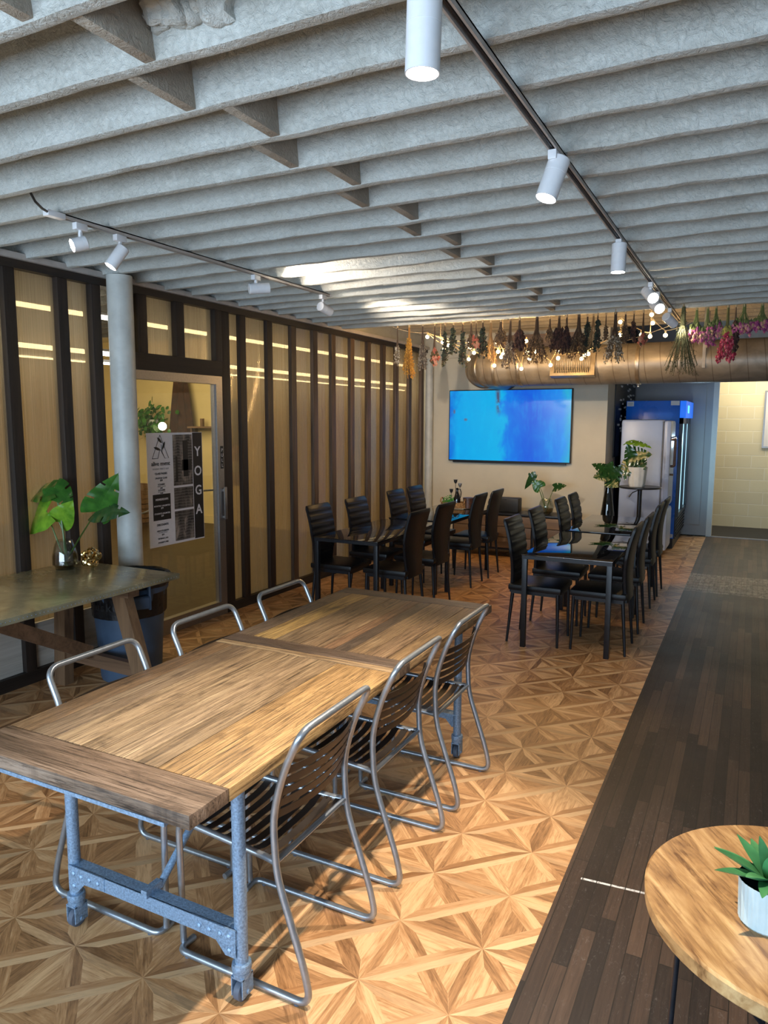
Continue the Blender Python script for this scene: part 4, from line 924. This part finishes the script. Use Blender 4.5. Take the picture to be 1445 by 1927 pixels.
# ------------------------------------------------------------------ dried flower bunches
def bunch(x, zb, wd, kind, label, seed):
    rnd = random.Random(seed); zt = ZC + .01; L = zt - zb; sd = rnd.uniform(.0, .05)
    t = thing('dried_bunch', label, 'dried flowers', (x * 1.014, 7.135 + sd, zt), 0, 'dried flower bunches hanging from the last joist')
    st = MB(); fl = MB(); n = max(5, int(wd * 130)) + 4
    cols = {'brown': [(.14, .085, .045), (.22, .14, .07), (.08, .05, .035)], 'gold': [(.50, .24, .03), (.62, .34, .06), (.40, .18, .02)], 'euc': [(.035, .05, .035), (.06, .08, .05), (.02, .028, .022)],
            'pink': [(.50, .10, .25), (.62, .22, .32), (.30, .05, .20), (.65, .38, .25)], 'red': [(.55, .05, .10), (.70, .16, .20), (.35, .02, .05)], 'dark': [(.05, .02, .018), (.09, .04, .03), (.03, .015, .015)],
            'green': [(.06, .07, .025), (.12, .12, .05), (.03, .035, .015)], 'tan': [(.45, .30, .13), (.35, .22, .10)], 'rose': [(.45, .12, .08), (.60, .28, .18), (.10, .07, .03)], 'white': [(.6, .55, .45), (.30, .24, .16), (.2, .14, .08)], 'grey': [(.20, .16, .12), (.30, .25, .19), (.14, .11, .09)]}[kind]
    stc = {'pink': (.16, .19, .06), 'red': (.18, .16, .05), 'green': (.09, .09, .04), 'gold': (.35, .17, .04), 'tan': (.30, .18, .08)}.get(kind, (.09, .055, .035))
    for i in range(n):
        a = rnd.uniform(0, 2 * PI); sp_ = wd * .5 * rnd.uniform(.25, 1.0) ** .7; ll = L * rnd.uniform(.78, 1.0)
        ex, ey = math.cos(a) * sp_, math.sin(a) * sp_ * .7; P = [(ex * .1, ey * .1, 0), (ex * .15 + rnd.uniform(-.004, .004), ey * .2, -ll * .35), (ex * .6, ey * .6, -ll * .7), (ex, ey, -ll)]
        st.tube(P, .0021, 4, stc, cap=False)
        lo = {'gold': .30, 'green': .05, 'euc': .25, 'pink': .55, 'red': .45, 'dark': .45, 'rose': .80}.get(kind, .55)
        nb = {'gold': 46, 'green': 22, 'euc': 16, 'pink': 9, 'rose': 3, 'red': 20, 'tan': 18, 'dark': 9, 'white': 16, 'grey': 20}.get(kind, 16)
        for k in range(nb):
            q = rnd.uniform(lo, 1.0); jx, jy = rnd.gauss(0, .007), rnd.gauss(0, .007); bl = 1 - (1 - q) * .8
            if kind in ('pink',): q = rnd.uniform(.62, 1.0)
            c = (ex * q ** 1.3 + jx, ey * q ** 1.3 + jy, -ll * q); col = rnd.choice(cols)
            if kind == 'pink' and q < .72: col = stc
            if kind == 'red' and q < .6: col = (.5, .42, .1)
            if kind in ('green', 'tan'):
                d = Vector((rnd.uniform(-1, 1), rnd.uniform(-1, 1), -1)).normalized() * rnd.uniform(.015, .03); s2 = Vector((0.002, .002, 0))
                fl.add([Vector(c), Vector(c) + d * .5 + s2, Vector(c) + d, Vector(c) + d * .5 - s2], [(0, 1, 2, 3)], col)
            elif kind == 'euc':
                r_ = rnd.uniform(.008, .015); u1 = Vector((rnd.uniform(-1, 1), rnd.uniform(-1, 1), rnd.uniform(-1, 1))).normalized(); u2 = u1.orthogonal().normalized()
                fl.add([Vector(c) + (u1 * math.cos(g) + u2 * math.sin(g)) * r_ for g in [2 * PI * h / 6 for h in range(6)]], [(0, 1, 2, 3, 4, 5)], col)
            else:
                r_ = 1.25 * {'gold': .0045, 'pink': .0105, 'red': .009, 'rose': .017, 'dark': .011}.get(kind, .0052) * rnd.uniform(.7, 1.25); fl.blob(c, r_, col, sq=(1, 1, rnd.uniform(1, 1.9)))
    st.build('stems', M['dry'], t); fl.build('blossoms', M['dry'], t)
    m = MB(); m.tube([(0, 0, .02), (0, 0, -.03)], .009, 6, (.45, .34, .2)); m.build('tie', M['dry'], t)
BU = [(-3.42, 2.323, .08, 'white', 'sparse pale sprigs'), (-3.294, 2.198, .15, 'gold', 'golden orange bunch'), (-3.129, 2.26, .115, 'grey', 'long grey-brown bunch'), (-3.009, 2.332, .10, 'rose', 'dry pink roses'), (-2.895, 2.307, .09, 'euc', 'dark trailing eucalyptus'),
      (-2.803, 2.438, .10, 'euc', 'short dark eucalyptus'), (-2.697, 2.301, .10, 'euc', 'long dark leaf garland'), (-2.597, 2.463, .09, 'brown', 'short brown sprigs'), (-2.541, 2.497, .06, 'rose', 'dark red rose'), (-2.476, 2.389, .13, 'euc', 'large black-green eucalyptus'),
      (-2.402, 2.334, .15, 'tan', 'tan palm fan'), (-2.297, 2.50, .16, 'brown', 'brown spreading twigs'), (-2.192, 2.27, .19, 'grey', 'large grey-brown bush'), (-2.094, 2.42, .14, 'dark', 'maroon seed heads'), (-1.925, 2.297, .27, 'brown', 'widest brown bunch'),
      (-1.807, 2.50, .08, 'brown', 'thin stems with a ring'), (-1.717, 2.401, .20, 'dark', 'wide nearly black seed heads'), (-1.637, 2.43, .09, 'dark', 'dark narrow seed heads'), (-1.528, 2.335, .25, 'brown', 'large rusty brown bunch'), (-1.452, 2.401, .12, 'euc', 'thick black-green leaves'),
      (-1.393, 2.408, .12, 'tan', 'pale wheat ears'), (-1.349, 2.392, .08, 'euc', 'blue-green leaf sprig'), (-1.28, 2.50, .04, 'brown', 'thin twig pair'), (-1.19, 2.284, .21, 'white', 'grey-green bunch with white flowers'), (-1.108, 2.468, .09, 'brown', 'small brown sprig'),
      (-1.034, 2.489, .04, 'dark', 'bare dark twigs'), (-.949, 2.438, .06, 'rose', 'single dry rose on long stems'), (-.611, 2.153, .34, 'green', 'long spreading green rosemary'), (-.504, 2.455, .17, 'pink', 'purple-pink statice'), (-.415, 2.405, .16, 'pink', 'deep pink statice'),
      (-.348, 2.493, .15, 'pink', 'pink and orange statice'), (-.254, 2.244, .17, 'red', 'long crimson amaranth'), (-.193, 2.342, .08, 'dark', 'dark maroon spray'), (-.128, 2.50, .20, 'pink', 'pale pink round flowers'), (.008, 2.52, .17, 'pink', 'magenta round flowers')]
for i, (x, zb, wd, kd, lb) in enumerate(BU):
    nb_ = BU[i - 1][4] if i else 'the corner'
    bunch(x, zb, wd, kd, '%s hanging right of the %s' % (lb, nb_) if i else 'sparse pale sprigs, leftmost dried bunch near the stud wall', 100 + i)
# string lights
SL = thing('string_lights', 'string of warm round bulbs draped above the duct', 'string lights', (0, 0, 0))
BL = [(-3.187, 7.3, 2.648), (-3.049, 7.4, 2.595), (-3.021, 7.5, 2.569), (-3.152, 7.7, 2.552), (-2.708, 7.3, 2.581), (-2.775, 7.5, 2.53), (-2.896, 7.8, 2.439), (-2.762, 7.6, 2.488), (-2.625, 7.4, 2.532), (-2.406, 7.3, 2.556), (-2.425, 7.4, 2.469), (-2.422, 7.5, 2.422), (-2.562, 7.7, 2.352), (-2.335, 7.3, 2.435), (-2.302, 7.5, 2.494), (-2.288, 7.8, 2.316), (-2.185, 7.6, 2.586), (-2.114, 7.4, 2.451), (-2.061, 7.3, 2.372), (-2.025, 7.4, 2.453), (-1.894, 7.5, 2.322), (-1.876, 7.7, 2.478), (-1.771, 7.3, 2.372), (-1.584, 7.5, 2.376), (-1.616, 7.8, 2.438), (-1.538, 7.6, 2.429), (-1.206, 7.4, 2.702), (-0.91, 7.3, 2.74), (-0.909, 7.4, 2.675), (-1.019, 7.5, 2.583), (-0.965, 7.7, 2.585), (-0.78, 7.3, 2.545), (-1.217, 7.5, 2.592)]
wr = MB()
def sag(a, b_, d=.05):
    a = Vector(a); b_ = Vector(b_); wr.tube([a.lerp(b_, i / 8) - Vector((0, 0, d * 4 * (i / 8) * (1 - i / 8))) for i in range(9)], .003, 5)
for i, p in enumerate(BL):
    m = MB(); m.blob(p, .0195, sub=2); bb = m.build('bulb', M['bulb'], SL); m = MB(); m.tube([(p[0], p[1], p[2] + .014), (p[0], p[1], p[2] + .042)], .009, 8); m.build('socket', M['jute'], bb)
ch_ = sorted(BL, key=lambda p: p[0]); up_ = lambda p: (p[0], p[1], p[2] + .042)
for a, b_ in zip(ch_[:-1], ch_[1:]): sag(up_(a), up_(b_), .01)
sag((-3.55, 7.2, 2.76), up_(ch_[0]), .02); sag(up_(ch_[-1]), (-.45, 7.25, 2.72), .03); sag((-3.2, 7.3, 2.70), (-2.55, 7.7, 2.42), .01); sag((-3.1, 7.3, 2.66), (-2.3, 7.6, 2.50), .02); sag((-1.5, 7.5, 2.45), (-.55, 7.3, 2.70), .02)
for x_, y_ in ((-3.1, 7.46), (-2.4, 7.46), (-1.9, 7.77), (-1.2, 7.46), (-.7, 7.46)): wr.tube([(x_, y_, 2.96), (x_, y_ , 2.62)], .002, 4)
wr.build('wire', M['jute'], SL)
for i in (1, 8, 13, 18, 21, 25, 30): p = BL[i]; point('bulb_glow', (p[0], p[1] - .03, p[2] - .03), 10.0, BULB, .03)

# ------------------------------------------------------------------ back of the room
SB = thing('sideboard', 'low black sideboard with knotty wood drawers under the television', 'sideboard', (-2.70, 9.12, 0))
m = MB(); a = .80; m.box(-a, a, -.21, .23, .548, .572, bev=.002); m.box(-a, a, -.20, .23, .10, .125); 
for x in (-a, -.27, .27, a - .02): m.box(x, x + .02, -.20, .23, .125, .548)
m.box(-a, a, .21, .23, .125, .548); m.build('carcass', M['black_metal'], SB)
for ci, (c0, c1) in enumerate(((-a + .025, -.275), (-.245, .265), (.295, a - .025))):
    for r_ in range(3):
        m = MB(); t_ = random.uniform(.8, 1.25); m.box(c0, c1, -.215, -.195, .130 + r_ * .139, .262 + r_ * .139, (t_, t_, t_), bev=.002); m.build('drawer', M['drawer'], SB)
for x in (-a + .02, a - .05):
    for y_ in (-.19, .19): m = MB(); m.box(x, x + .03, y_ - .012, y_ + .012, 0, .10); m.build('leg', M['black_metal'], SB)
m = MB(); m.box(-.17, .17, -.09, .09, 0, .185, bev=.02); m.box(-.012, .012, -.093, -.088, .155, .175); tag(m.build('speaker_box', M['black'], None, (-2.82, 9.14, .573)), 'low black rounded speaker box on the sideboard', 'speaker')
v2 = thing('glass_vase', 'round clear glass vase on the sideboard below the television', 'vase', (-2.30, 9.1, .573)); m = MB(); vase_prof(m, [(.05, 0), (.085, .03), (.098, .09), (.080, .16), (.060, .20)]); m.build('glass', M['vase_glass'], v2)
m = MB(); m.lathe([(0, .01), (.046, .01), (.080, .032), (.092, .08), (0, .082)], (0, 0, 0), 24); m.build('water', M['water'], v2)
mp = thing('monstera_cuttings', 'drooping leaf cuttings in the round vase on the sideboard', 'plant', (-2.30, 9.1, .59))
plant(mp, [((0, 0, 0), (-.04, 0, .2), (-.17, -.02, .47), (-.28, -.03, .30), .05, (0, -1, .2), 'leaf_dark', 0), ((0, 0, 0), (-.02, 0, .2), (-.08, -.01, .32), (-.17, -.04, .41), .085, (.2, -1, .1), 'leaf', 0), ((0, 0, 0), (.04, 0, .2), (.10, -.01, .33), (.24, -.02, .37), .065, (0, -.8, .6), 'leaf_dark', 2), ((0, 0, 0), (-.06, 0, .25), (-.19, -.02, .50), (-.16, -.03, .42), .05, (0, -1, .2), 'leaf_dark', 0)])
wk = thing('wicker_tray', 'oval wicker tray at the far end of the glass table by the wall', 'tray', (-3.10, 7.93, .735))
m = MB()
for i in range(6): m.tube([(.155 * math.cos(2 * PI * k / 32), .095 * math.sin(2 * PI * k / 32), .008 + i * .011) for k in range(32)], .0065, 6, closed=True)
m.lathe([(0, .004), (.15, .004), (.15, .008), (0, .008)], (0, 0, 0), 24, M=Matrix.Diagonal((1, .62, 1, 1))); m.build('woven_bowl', M['wicker'], wk)
for s_ in (-1, 1): m = MB(); m.tube([(s_ * .15, .05 * math.cos(PI * k / 8), .065 + .05 * math.sin(PI * k / 8)) for k in range(9)], .007, 6); m.build('handle', M['wicker'], wk)
hp = thing('potted_herb', 'small grey-green bushy plant in a white pot on the wicker tray', 'plant', (-3.15, 7.91, .745)); m = MB(); m.lathe([(.030, 0), (.038, .05), (.034, .05), (.03, .045), (0, .045)], (0, 0, 0), 20); m.build('pot', M['pot_white'], hp)
m = MB(); random.seed(5)
for i in range(170):
    d = Vector((random.gauss(0, 1), random.gauss(0, 1), abs(random.gauss(0, 1)))).normalized() * random.uniform(.02, .085); c = Vector((0, 0, .055)) + d; u1 = Vector((random.gauss(0, 1), random.gauss(0, 1), random.gauss(0, 1))).normalized() * .012; u2 = u1.orthogonal().normalized() * .006
    m.add([c - u1, c + u2, c + u1, c - u2], [(0, 1, 2, 3)], (1.6, 2.2, 2.6))
m.build('foliage', M['leaf'], hp)
for x, y_, h_, lb, mt in ((-3.15, 7.97, .205, 'short black metal candle holder behind the little bush', 'black'), (-3.09, 7.95, .32, 'tallest black candle holder on the wicker tray', 'black'), (-3.045, 7.98, .275, 'grey metal candle holder beside the black jug', 'alu')):
    m = MB(); m.lathe([(.028, 0), (.028, .004), (.004, .008), (.003, h_ - .045), (.012, h_ - .04), (.020, h_ - .02), (.020, h_ - .004), (.030, h_), (.018, h_ - .002), (0, h_ - .03)], (0, 0, 0), 16); tag(m.build('candle_holder', M[mt], None, (x, y_, .745)), lb, 'candle holder', 'candle holders on the wicker tray')
jg = thing('black_jug', 'black bottle jug with a loop handle on the wicker tray', 'jug', (-3.045, 7.89, .745)); m = MB(); m.lathe([(.034, 0), (.040, .02), (.040, .10), (.024, .16), (.014, .19), (.014, .225), (.017, .23), (0, .23)], (0, 0, 0), 20); m.build('body', M['black_glass'], jg)
m = MB(); m.tube([(.014, 0, .215), (.04, 0, .215), (.052, 0, .18), (.045, 0, .13), (.034, 0, .11)], .005, 6); m.build('handle', M['black_glass'], jg)
m = MB(); m.lathe([(.055, 0), (.06, .004), (.06, .10), (.064, .104), (.064, .124), (0, .126)], (0, 0, 0), 24); tag(m.build('round_box', M['brown_box'], None, (-2.93, 7.96, .736)), 'round brown lidded box beside the black jug', 'box')
m = MB(); m.lathe([(.03, 0), (.045, .02), (.05, .06), (.04, .10), (.036, .105), (.03, .10), (0, .02)], (0, 0, 0), 20); tag(m.build('purple_pot', M['purple'], None, (-2.80, 7.97, .736)), 'small purple glazed pot behind the chair backs', 'pot')

# high round table, potted monstera, floor vase
HT = thing('high_bar_table', 'tall round black pedestal table in front of the pale fridge', 'table', (-1.175, 9.12, 0))
m = MB(); m.lathe([(0, .955), (.235, .955), (.242, .962), (.242, .972), (.238, .976), (0, .976)], (0, 0, 0), 40); m.build('tabletop', M['black_metal'], HT)
m = MB(); m.lathe([(.22, 0), (.22, .008), (.05, .03), (.035, .05), (.035, .55), (.026, .56), (.026, .93), (.06, .955)], (0, 0, 0), 24); m.build('pedestal', M['black_metal'], HT)
m = MB(); m.tube([(-.02, -.01, .93), (-.08, -.03, .90), (-.115, -.04, .855)], .006, 6); m.tube([(-.10, -.035, .875), (-.12, -.042, .845)], .010, 6); m.build('lift_lever', M['black_metal'], HT)
PM = thing('potted_monstera', 'variegated monstera in a crinkled white pot on the high round table', 'plant', (-1.215, 9.1, .976))
m = MB(); rp2 = lambda a: 1 + .03 * math.sin(a * 7) + .02 * math.sin(a * 11 + 2); m.lathe([(.085, 0), (.098, .04), (.112, .20), (.115, .235), (.108, .235), (.10, .20), (0, .19)], (0, 0, 0), 60, ripple=rp2); m.build('pot', M['pot_white'], PM)
plant(PM, [((0, 0, .2), (-.02, -.03, .35), (-.06, -.05, .53), (.16, -.14, .50), .085, (.0, -.3, .95), 'leaf_lime', 3), ((0, 0, .2), (0, -.02, .3), (-.08, -.06, .36), (.15, -.12, .40), .125, (-.1, -.95, .35), 'leaf_dark', 5), ((0, 0, .2), (-.03, -.02, .3), (-.05, -.06, .31), (-.11, -.12, .50), .085, (-.1, -1, .1), 'leaf_dark', 3),
           ((0, 0, .2), (-.05, -.02, .3), (-.09, -.05, .28), (-.12, -.13, .10), .085, (-.05, -1, .3), 'leaf_dark', 5), ((0, 0, .2), (.02, 0, .3), (.02, -.04, .33), (.10, -.10, .22), .08, (.1, -1, .2), 'leaf_dark', 3), ((0, 0, .2), (.0, 0, .35), (-.14, -.04, .52), (-.05, -.08, .56), .06, (0, -.4, .9), 'leaf_lime', 3)], r=.005)
FV = thing('floor_vase', 'tall narrow smoked glass vase standing on the floor by the wall end', 'vase', (-1.55, 9.16, 0)); m = MB(); vase_prof(m, [(.07, 0), (.085, .03), (.088, .35), (.080, .62), (.055, .82), (.036, .93), (.040, 1.02)]); m.build('glass', M['smoke_glass'], FV)
MF = thing('monstera_cuttings', 'dark split leaves fanning from the tall floor vase', 'plant', (-1.55, 9.16, .95))
plant(MF, [((0, 0, 0), (-.02, 0, .1), (-.02, -.02, .20), (-.18, -.07, .29), .09, (0, -.7, .7), 'leaf_dark', 3), ((0, 0, 0), (.02, 0, .06), (.03, -.02, .10), (.15, -.08, .27), .11, (.1, -.95, .3), 'leaf_dark', 4), ((0, 0, 0), (-.02, -.02, .08), (-.02, -.04, .16), (-.16, -.10, .13), .10, (0, -.9, .5), 'leaf_dark', 4), ((0, 0, 0), (.02, -.02, .06), (.02, -.04, .08), (.12, -.10, .02), .09, (0, -.9, .4), 'leaf_dark', 4), ((0, 0, 0), (0, -.02, .1), (0, -.03, .18), (.04, -.08, .31), .08, (0, -1, .3), 'leaf_dark', 3)], r=.006)

# fridges
FW = thing('retro_fridge', 'pale rounded retro fridge-freezer standing before the blue cooler', 'fridge', (-1.54, 9.88, 0))
def rbox(mb, x0, x1, y0, y1, z0, z1, r): mb.box(x0, x1, y0, y1, z0, z1, bev=r)
m = MB(); rbox(m, 0, .515, 0, .56, .05, 1.775, .035); m.box(.03, .48, .03, .53, 0, .05); m.build('body', M['fridge_white'], FW)
for z0, z1 in ((.66, 1.765), (.08, .63)): m = MB(); rbox(m, .520, .615, .0, .56, z0, z1, .038); dd_ = m.build('door', M['fridge_white'], FW)
m = MB(); m.box(.512, .522, .005, .555, .06, 1.75); m.build('door_seal', M['grey_print'], FW)
m = MB(); m.box(.50, .60, -.004, .004, .635, .652); m.build('trim_strip', M['chrome'], FW)
m = MB(); m.tube(arc([(.615, .09, 1.52), (.66, .09, 1.52), (.66, .09, 1.18), (.615, .09, 1.18)], .03), .016, 10); m.build('handle', M['brown_box'], FW)
m = MB(); m.tube([(.60, .08, 1.53), (.67, .08, 1.55)], .022, 10); m.tube([(.60, .05, 1.075), (.66, .05, 1.075)], .016, 8); m.build('handle_mount', M['chrome'], FW)
FB = thing('display_cooler', 'tall blue glass-door drinks cooler in the alcove', 'fridge', (-1.60, 10.62, 0))
m = MB(); m.box(0, .70, 0, 1.28, .14, 2.035, bev=.006); m.build('cabinet', M['fridge_blue'], FB)
m = MB(); m.box(.02, .69, .01, 1.27, .0, .14); m.build('plinth', M['black'], FB)
m = MB(); m.box(.70, .775, .0, 1.28, 1.80, 2.03, bev=.004); hd = m.build('header', M['fridge_head'], FB); m = MB(); m.box(.776, .779, .30, .50, 1.87, 1.97); m.build('display', M['display'], hd)
m = MB()
for y0, y1 in ((0, .06), (.60, .68), (1.22, 1.28)): m.box(.70, .745, y0, y1, .50, 1.80)
m.box(.70, .745, 0, 1.28, .44, .50); m.box(.70, .745, 0, 1.28, 1.72, 1.80); m.build('door_frame', M['black_metal'], FB)
for y0, y1 in ((.06, .60), (.68, 1.22)): m = MB(); m.box(.705, .712, y0, y1, .50, 1.72); m.build('lit_door', M['fridge_lit'], FB)
m = MB(); m.box(.70, .72, .0, 1.28, .14, .44)
for i in range(6): m.box(.72, .735, .02, 1.26, .165 + i * .045, .185 + i * .045)
m.build('louvre_panel', M['black_metal'], FB)
m = MB(); m.box(.01, .10, -.003, 0, 1.96, 2.025); m.box(.58, .69, -.003, 0, 1.97, 2.03); m.box(.58, .69, -.003, 0, .155, .205); m.build('paper_label', M['paper'], FB)
m = MB()
for i in range(3): m.box(.022, .085, -.004, -.003, 1.975 + i * .013, 1.979 + i * .013); m.box(.59, .67, -.004, -.003, .168 + i * .011, .172 + i * .011)
m.build('label_print', M['grey_print'], FB)
point('cooler_glow', (-.70, 10.9, 1.5), 7.0, (.55, .8, 1.0), .1)
CBd = thing('chalkboard_menu', 'tall black chalkboard covered in white writing on the alcove side wall', 'sign', (-1.684, 10.12, 1.27))
m = MB(); m.box(0, .02, 0, 1.75, 0, 1.30, bev=.003); m.build('board', M['ink'], CBd)
m = MB(); random.seed(21)
for i in range(60):
    y0 = random.uniform(.15, 1.5); z0 = random.uniform(.35, 1.24); L_ = random.uniform(.06, .22); m.tube([(.022, y0 + L_ * q / 10, z0 + .014 * math.sin(q * 2.1 + i)) for q in range(11)], .0035, 4)
m.build('chalk_writing', M['paper'], CBd)
PC = thing('framed_picture', 'grey framed print at the right edge of the block wall', 'picture', (.135, YC, 1.33)); m = MB(); m.box(0, .6, -.025, 0, 0, .92); m.build('frame', M['alu'], PC); m = MB(); m.box(.025, .575, -.027, -.025, .025, .895); m.build('print', M['paper'], PC)

# yoga room contents seen through the door
HG = thing('hanging_plant', 'leafy green plant hanging on the studio wall behind the door glass', 'plant', (-9.25, 9.42, 1.70)); m = MB(); m.lathe([(.0, -.08), (.10, -.06), (.13, .06), (.11, .06), (0, .04)], (0, 0, 0), 20); m.build('pot', M['pot_white'], HG)
m = MB(); random.seed(9)
for i in range(190):
    d = Vector((random.gauss(0, .19), random.gauss(0, .08) - .05, random.gauss(.05, .13))); tp = d + Vector((random.uniform(-.1, .1), random.uniform(-.08, .04), random.uniform(-.12, .02))); leaf(m, d, tp, .035, (random.uniform(-.5, .5), -.8, .6), 0, heart=False, seed=i, col=(1, 1, 1))
m.build('foliage', M['leaf'], HG); m = MB(); m.box(-.02, .02, 0, .19, -.10, -.07); m.build('bracket', M['black'], HG)
HC = thing('hanging_cloth', 'dark brown draped cloth hanging on the studio wall', 'cloth', (-8.68, 9.52, 1.45)); m = MB(); vs = []; fs = []
for i in range(9):
    z = i / 8; hw_ = .13 + .17 * (1 - z) ** .8
    for k in range(13): q = -1 + 2 * k / 12; vs.append((q * hw_, -.03 * math.sin(k * 1.6) - .03, z * 1.05))
for i in range(8):
    for k in range(12): fs.append((i * 13 + k, i * 13 + k + 1, i * 13 + k + 14, i * 13 + k + 13))
m.add(vs, fs, smooth=True); m.build('drape', M['fabric_brown'], HC); m = MB(); m.tube([(-.2, -.03, 1.06), (.2, -.03, 1.06)], .015, 8); m.build('rail', M['dark_wood'], HC)
m = MB(); m.box(-.30, .30, -.20, 0, 0, .03); m.box(-.28, -.25, -.15, 0, -.16, 0); m.box(.25, .28, -.15, 0, -.16, 0); m.box(-.08, -.03, -.13, -.08, .03, .16); tag(m.build('wall_shelf', M['trestle_x'], None, (-8.18, 9.60, 1.62)), 'small wooden shelf on the studio wall right of the brown cloth', 'shelf')
m = MB(); m.blob((0, 0, .07), .07, sub=3); tag(m.build('globe_lamp', Mat('globe_glow', (1, 1, 1), emit=(1, .95, .8), es=4).m, None, (-8.80, 9.16, 1.58)), 'glowing white globe lamp in front of the brown cloth', 'lamp')
for i in range(2):
    cr = thing('wooden_crate', ('lower' if i == 0 else 'upper') + ' slatted brown crate stacked at the studio wall left of the poster', 'crate', (-9.5, 9.25, .01 + i * .33), 0, 'stacked wooden crates'); m = MB()
    for k in range(4): m.box(-.30, .30, -.2, -.185, .0 + k * .08, .065 + k * .08); m.box(-.30, .30, .185, .2, .0 + k * .08, .065 + k * .08)
    for k in range(4): m.box(-.315, -.30, -.2, .2, k * .08, .065 + k * .08); m.box(.30, .315, -.2, .2, k * .08, .065 + k * .08)
    m.build('slats', M['trestle_x'], cr)
FE = thing('fire_extinguisher', 'red fire extinguisher blurred behind the ribbed panel right of the door', 'fire extinguisher', (-4.62, 5.78, 1.10)); m = MB(); m.lathe([(.07, 0), (.075, .02), (.075, .33), (.05, .38), (.02, .40), (0, .40)], (0, 0, 0), 24); m.build('cylinder', M['red'], FE); m = MB(); m.box(-.02, .02, -.06, .08, .40, .44); m.tube([(.02, .03, .41), (.09, .05, .36), (.09, .03, .15)], .009, 8); m.build('valve', M['black'], FE)
m = MB(); m.lathe([(.0765, .14), (.0765, .25)], (0, 0, 0), 24); m.build('label_band', M['paper'], FE)
tag_post = sbox('trim_70', M['grey_wall'], -4.70, -4.60, 5.72, 5.95, 1.5, 1.95)
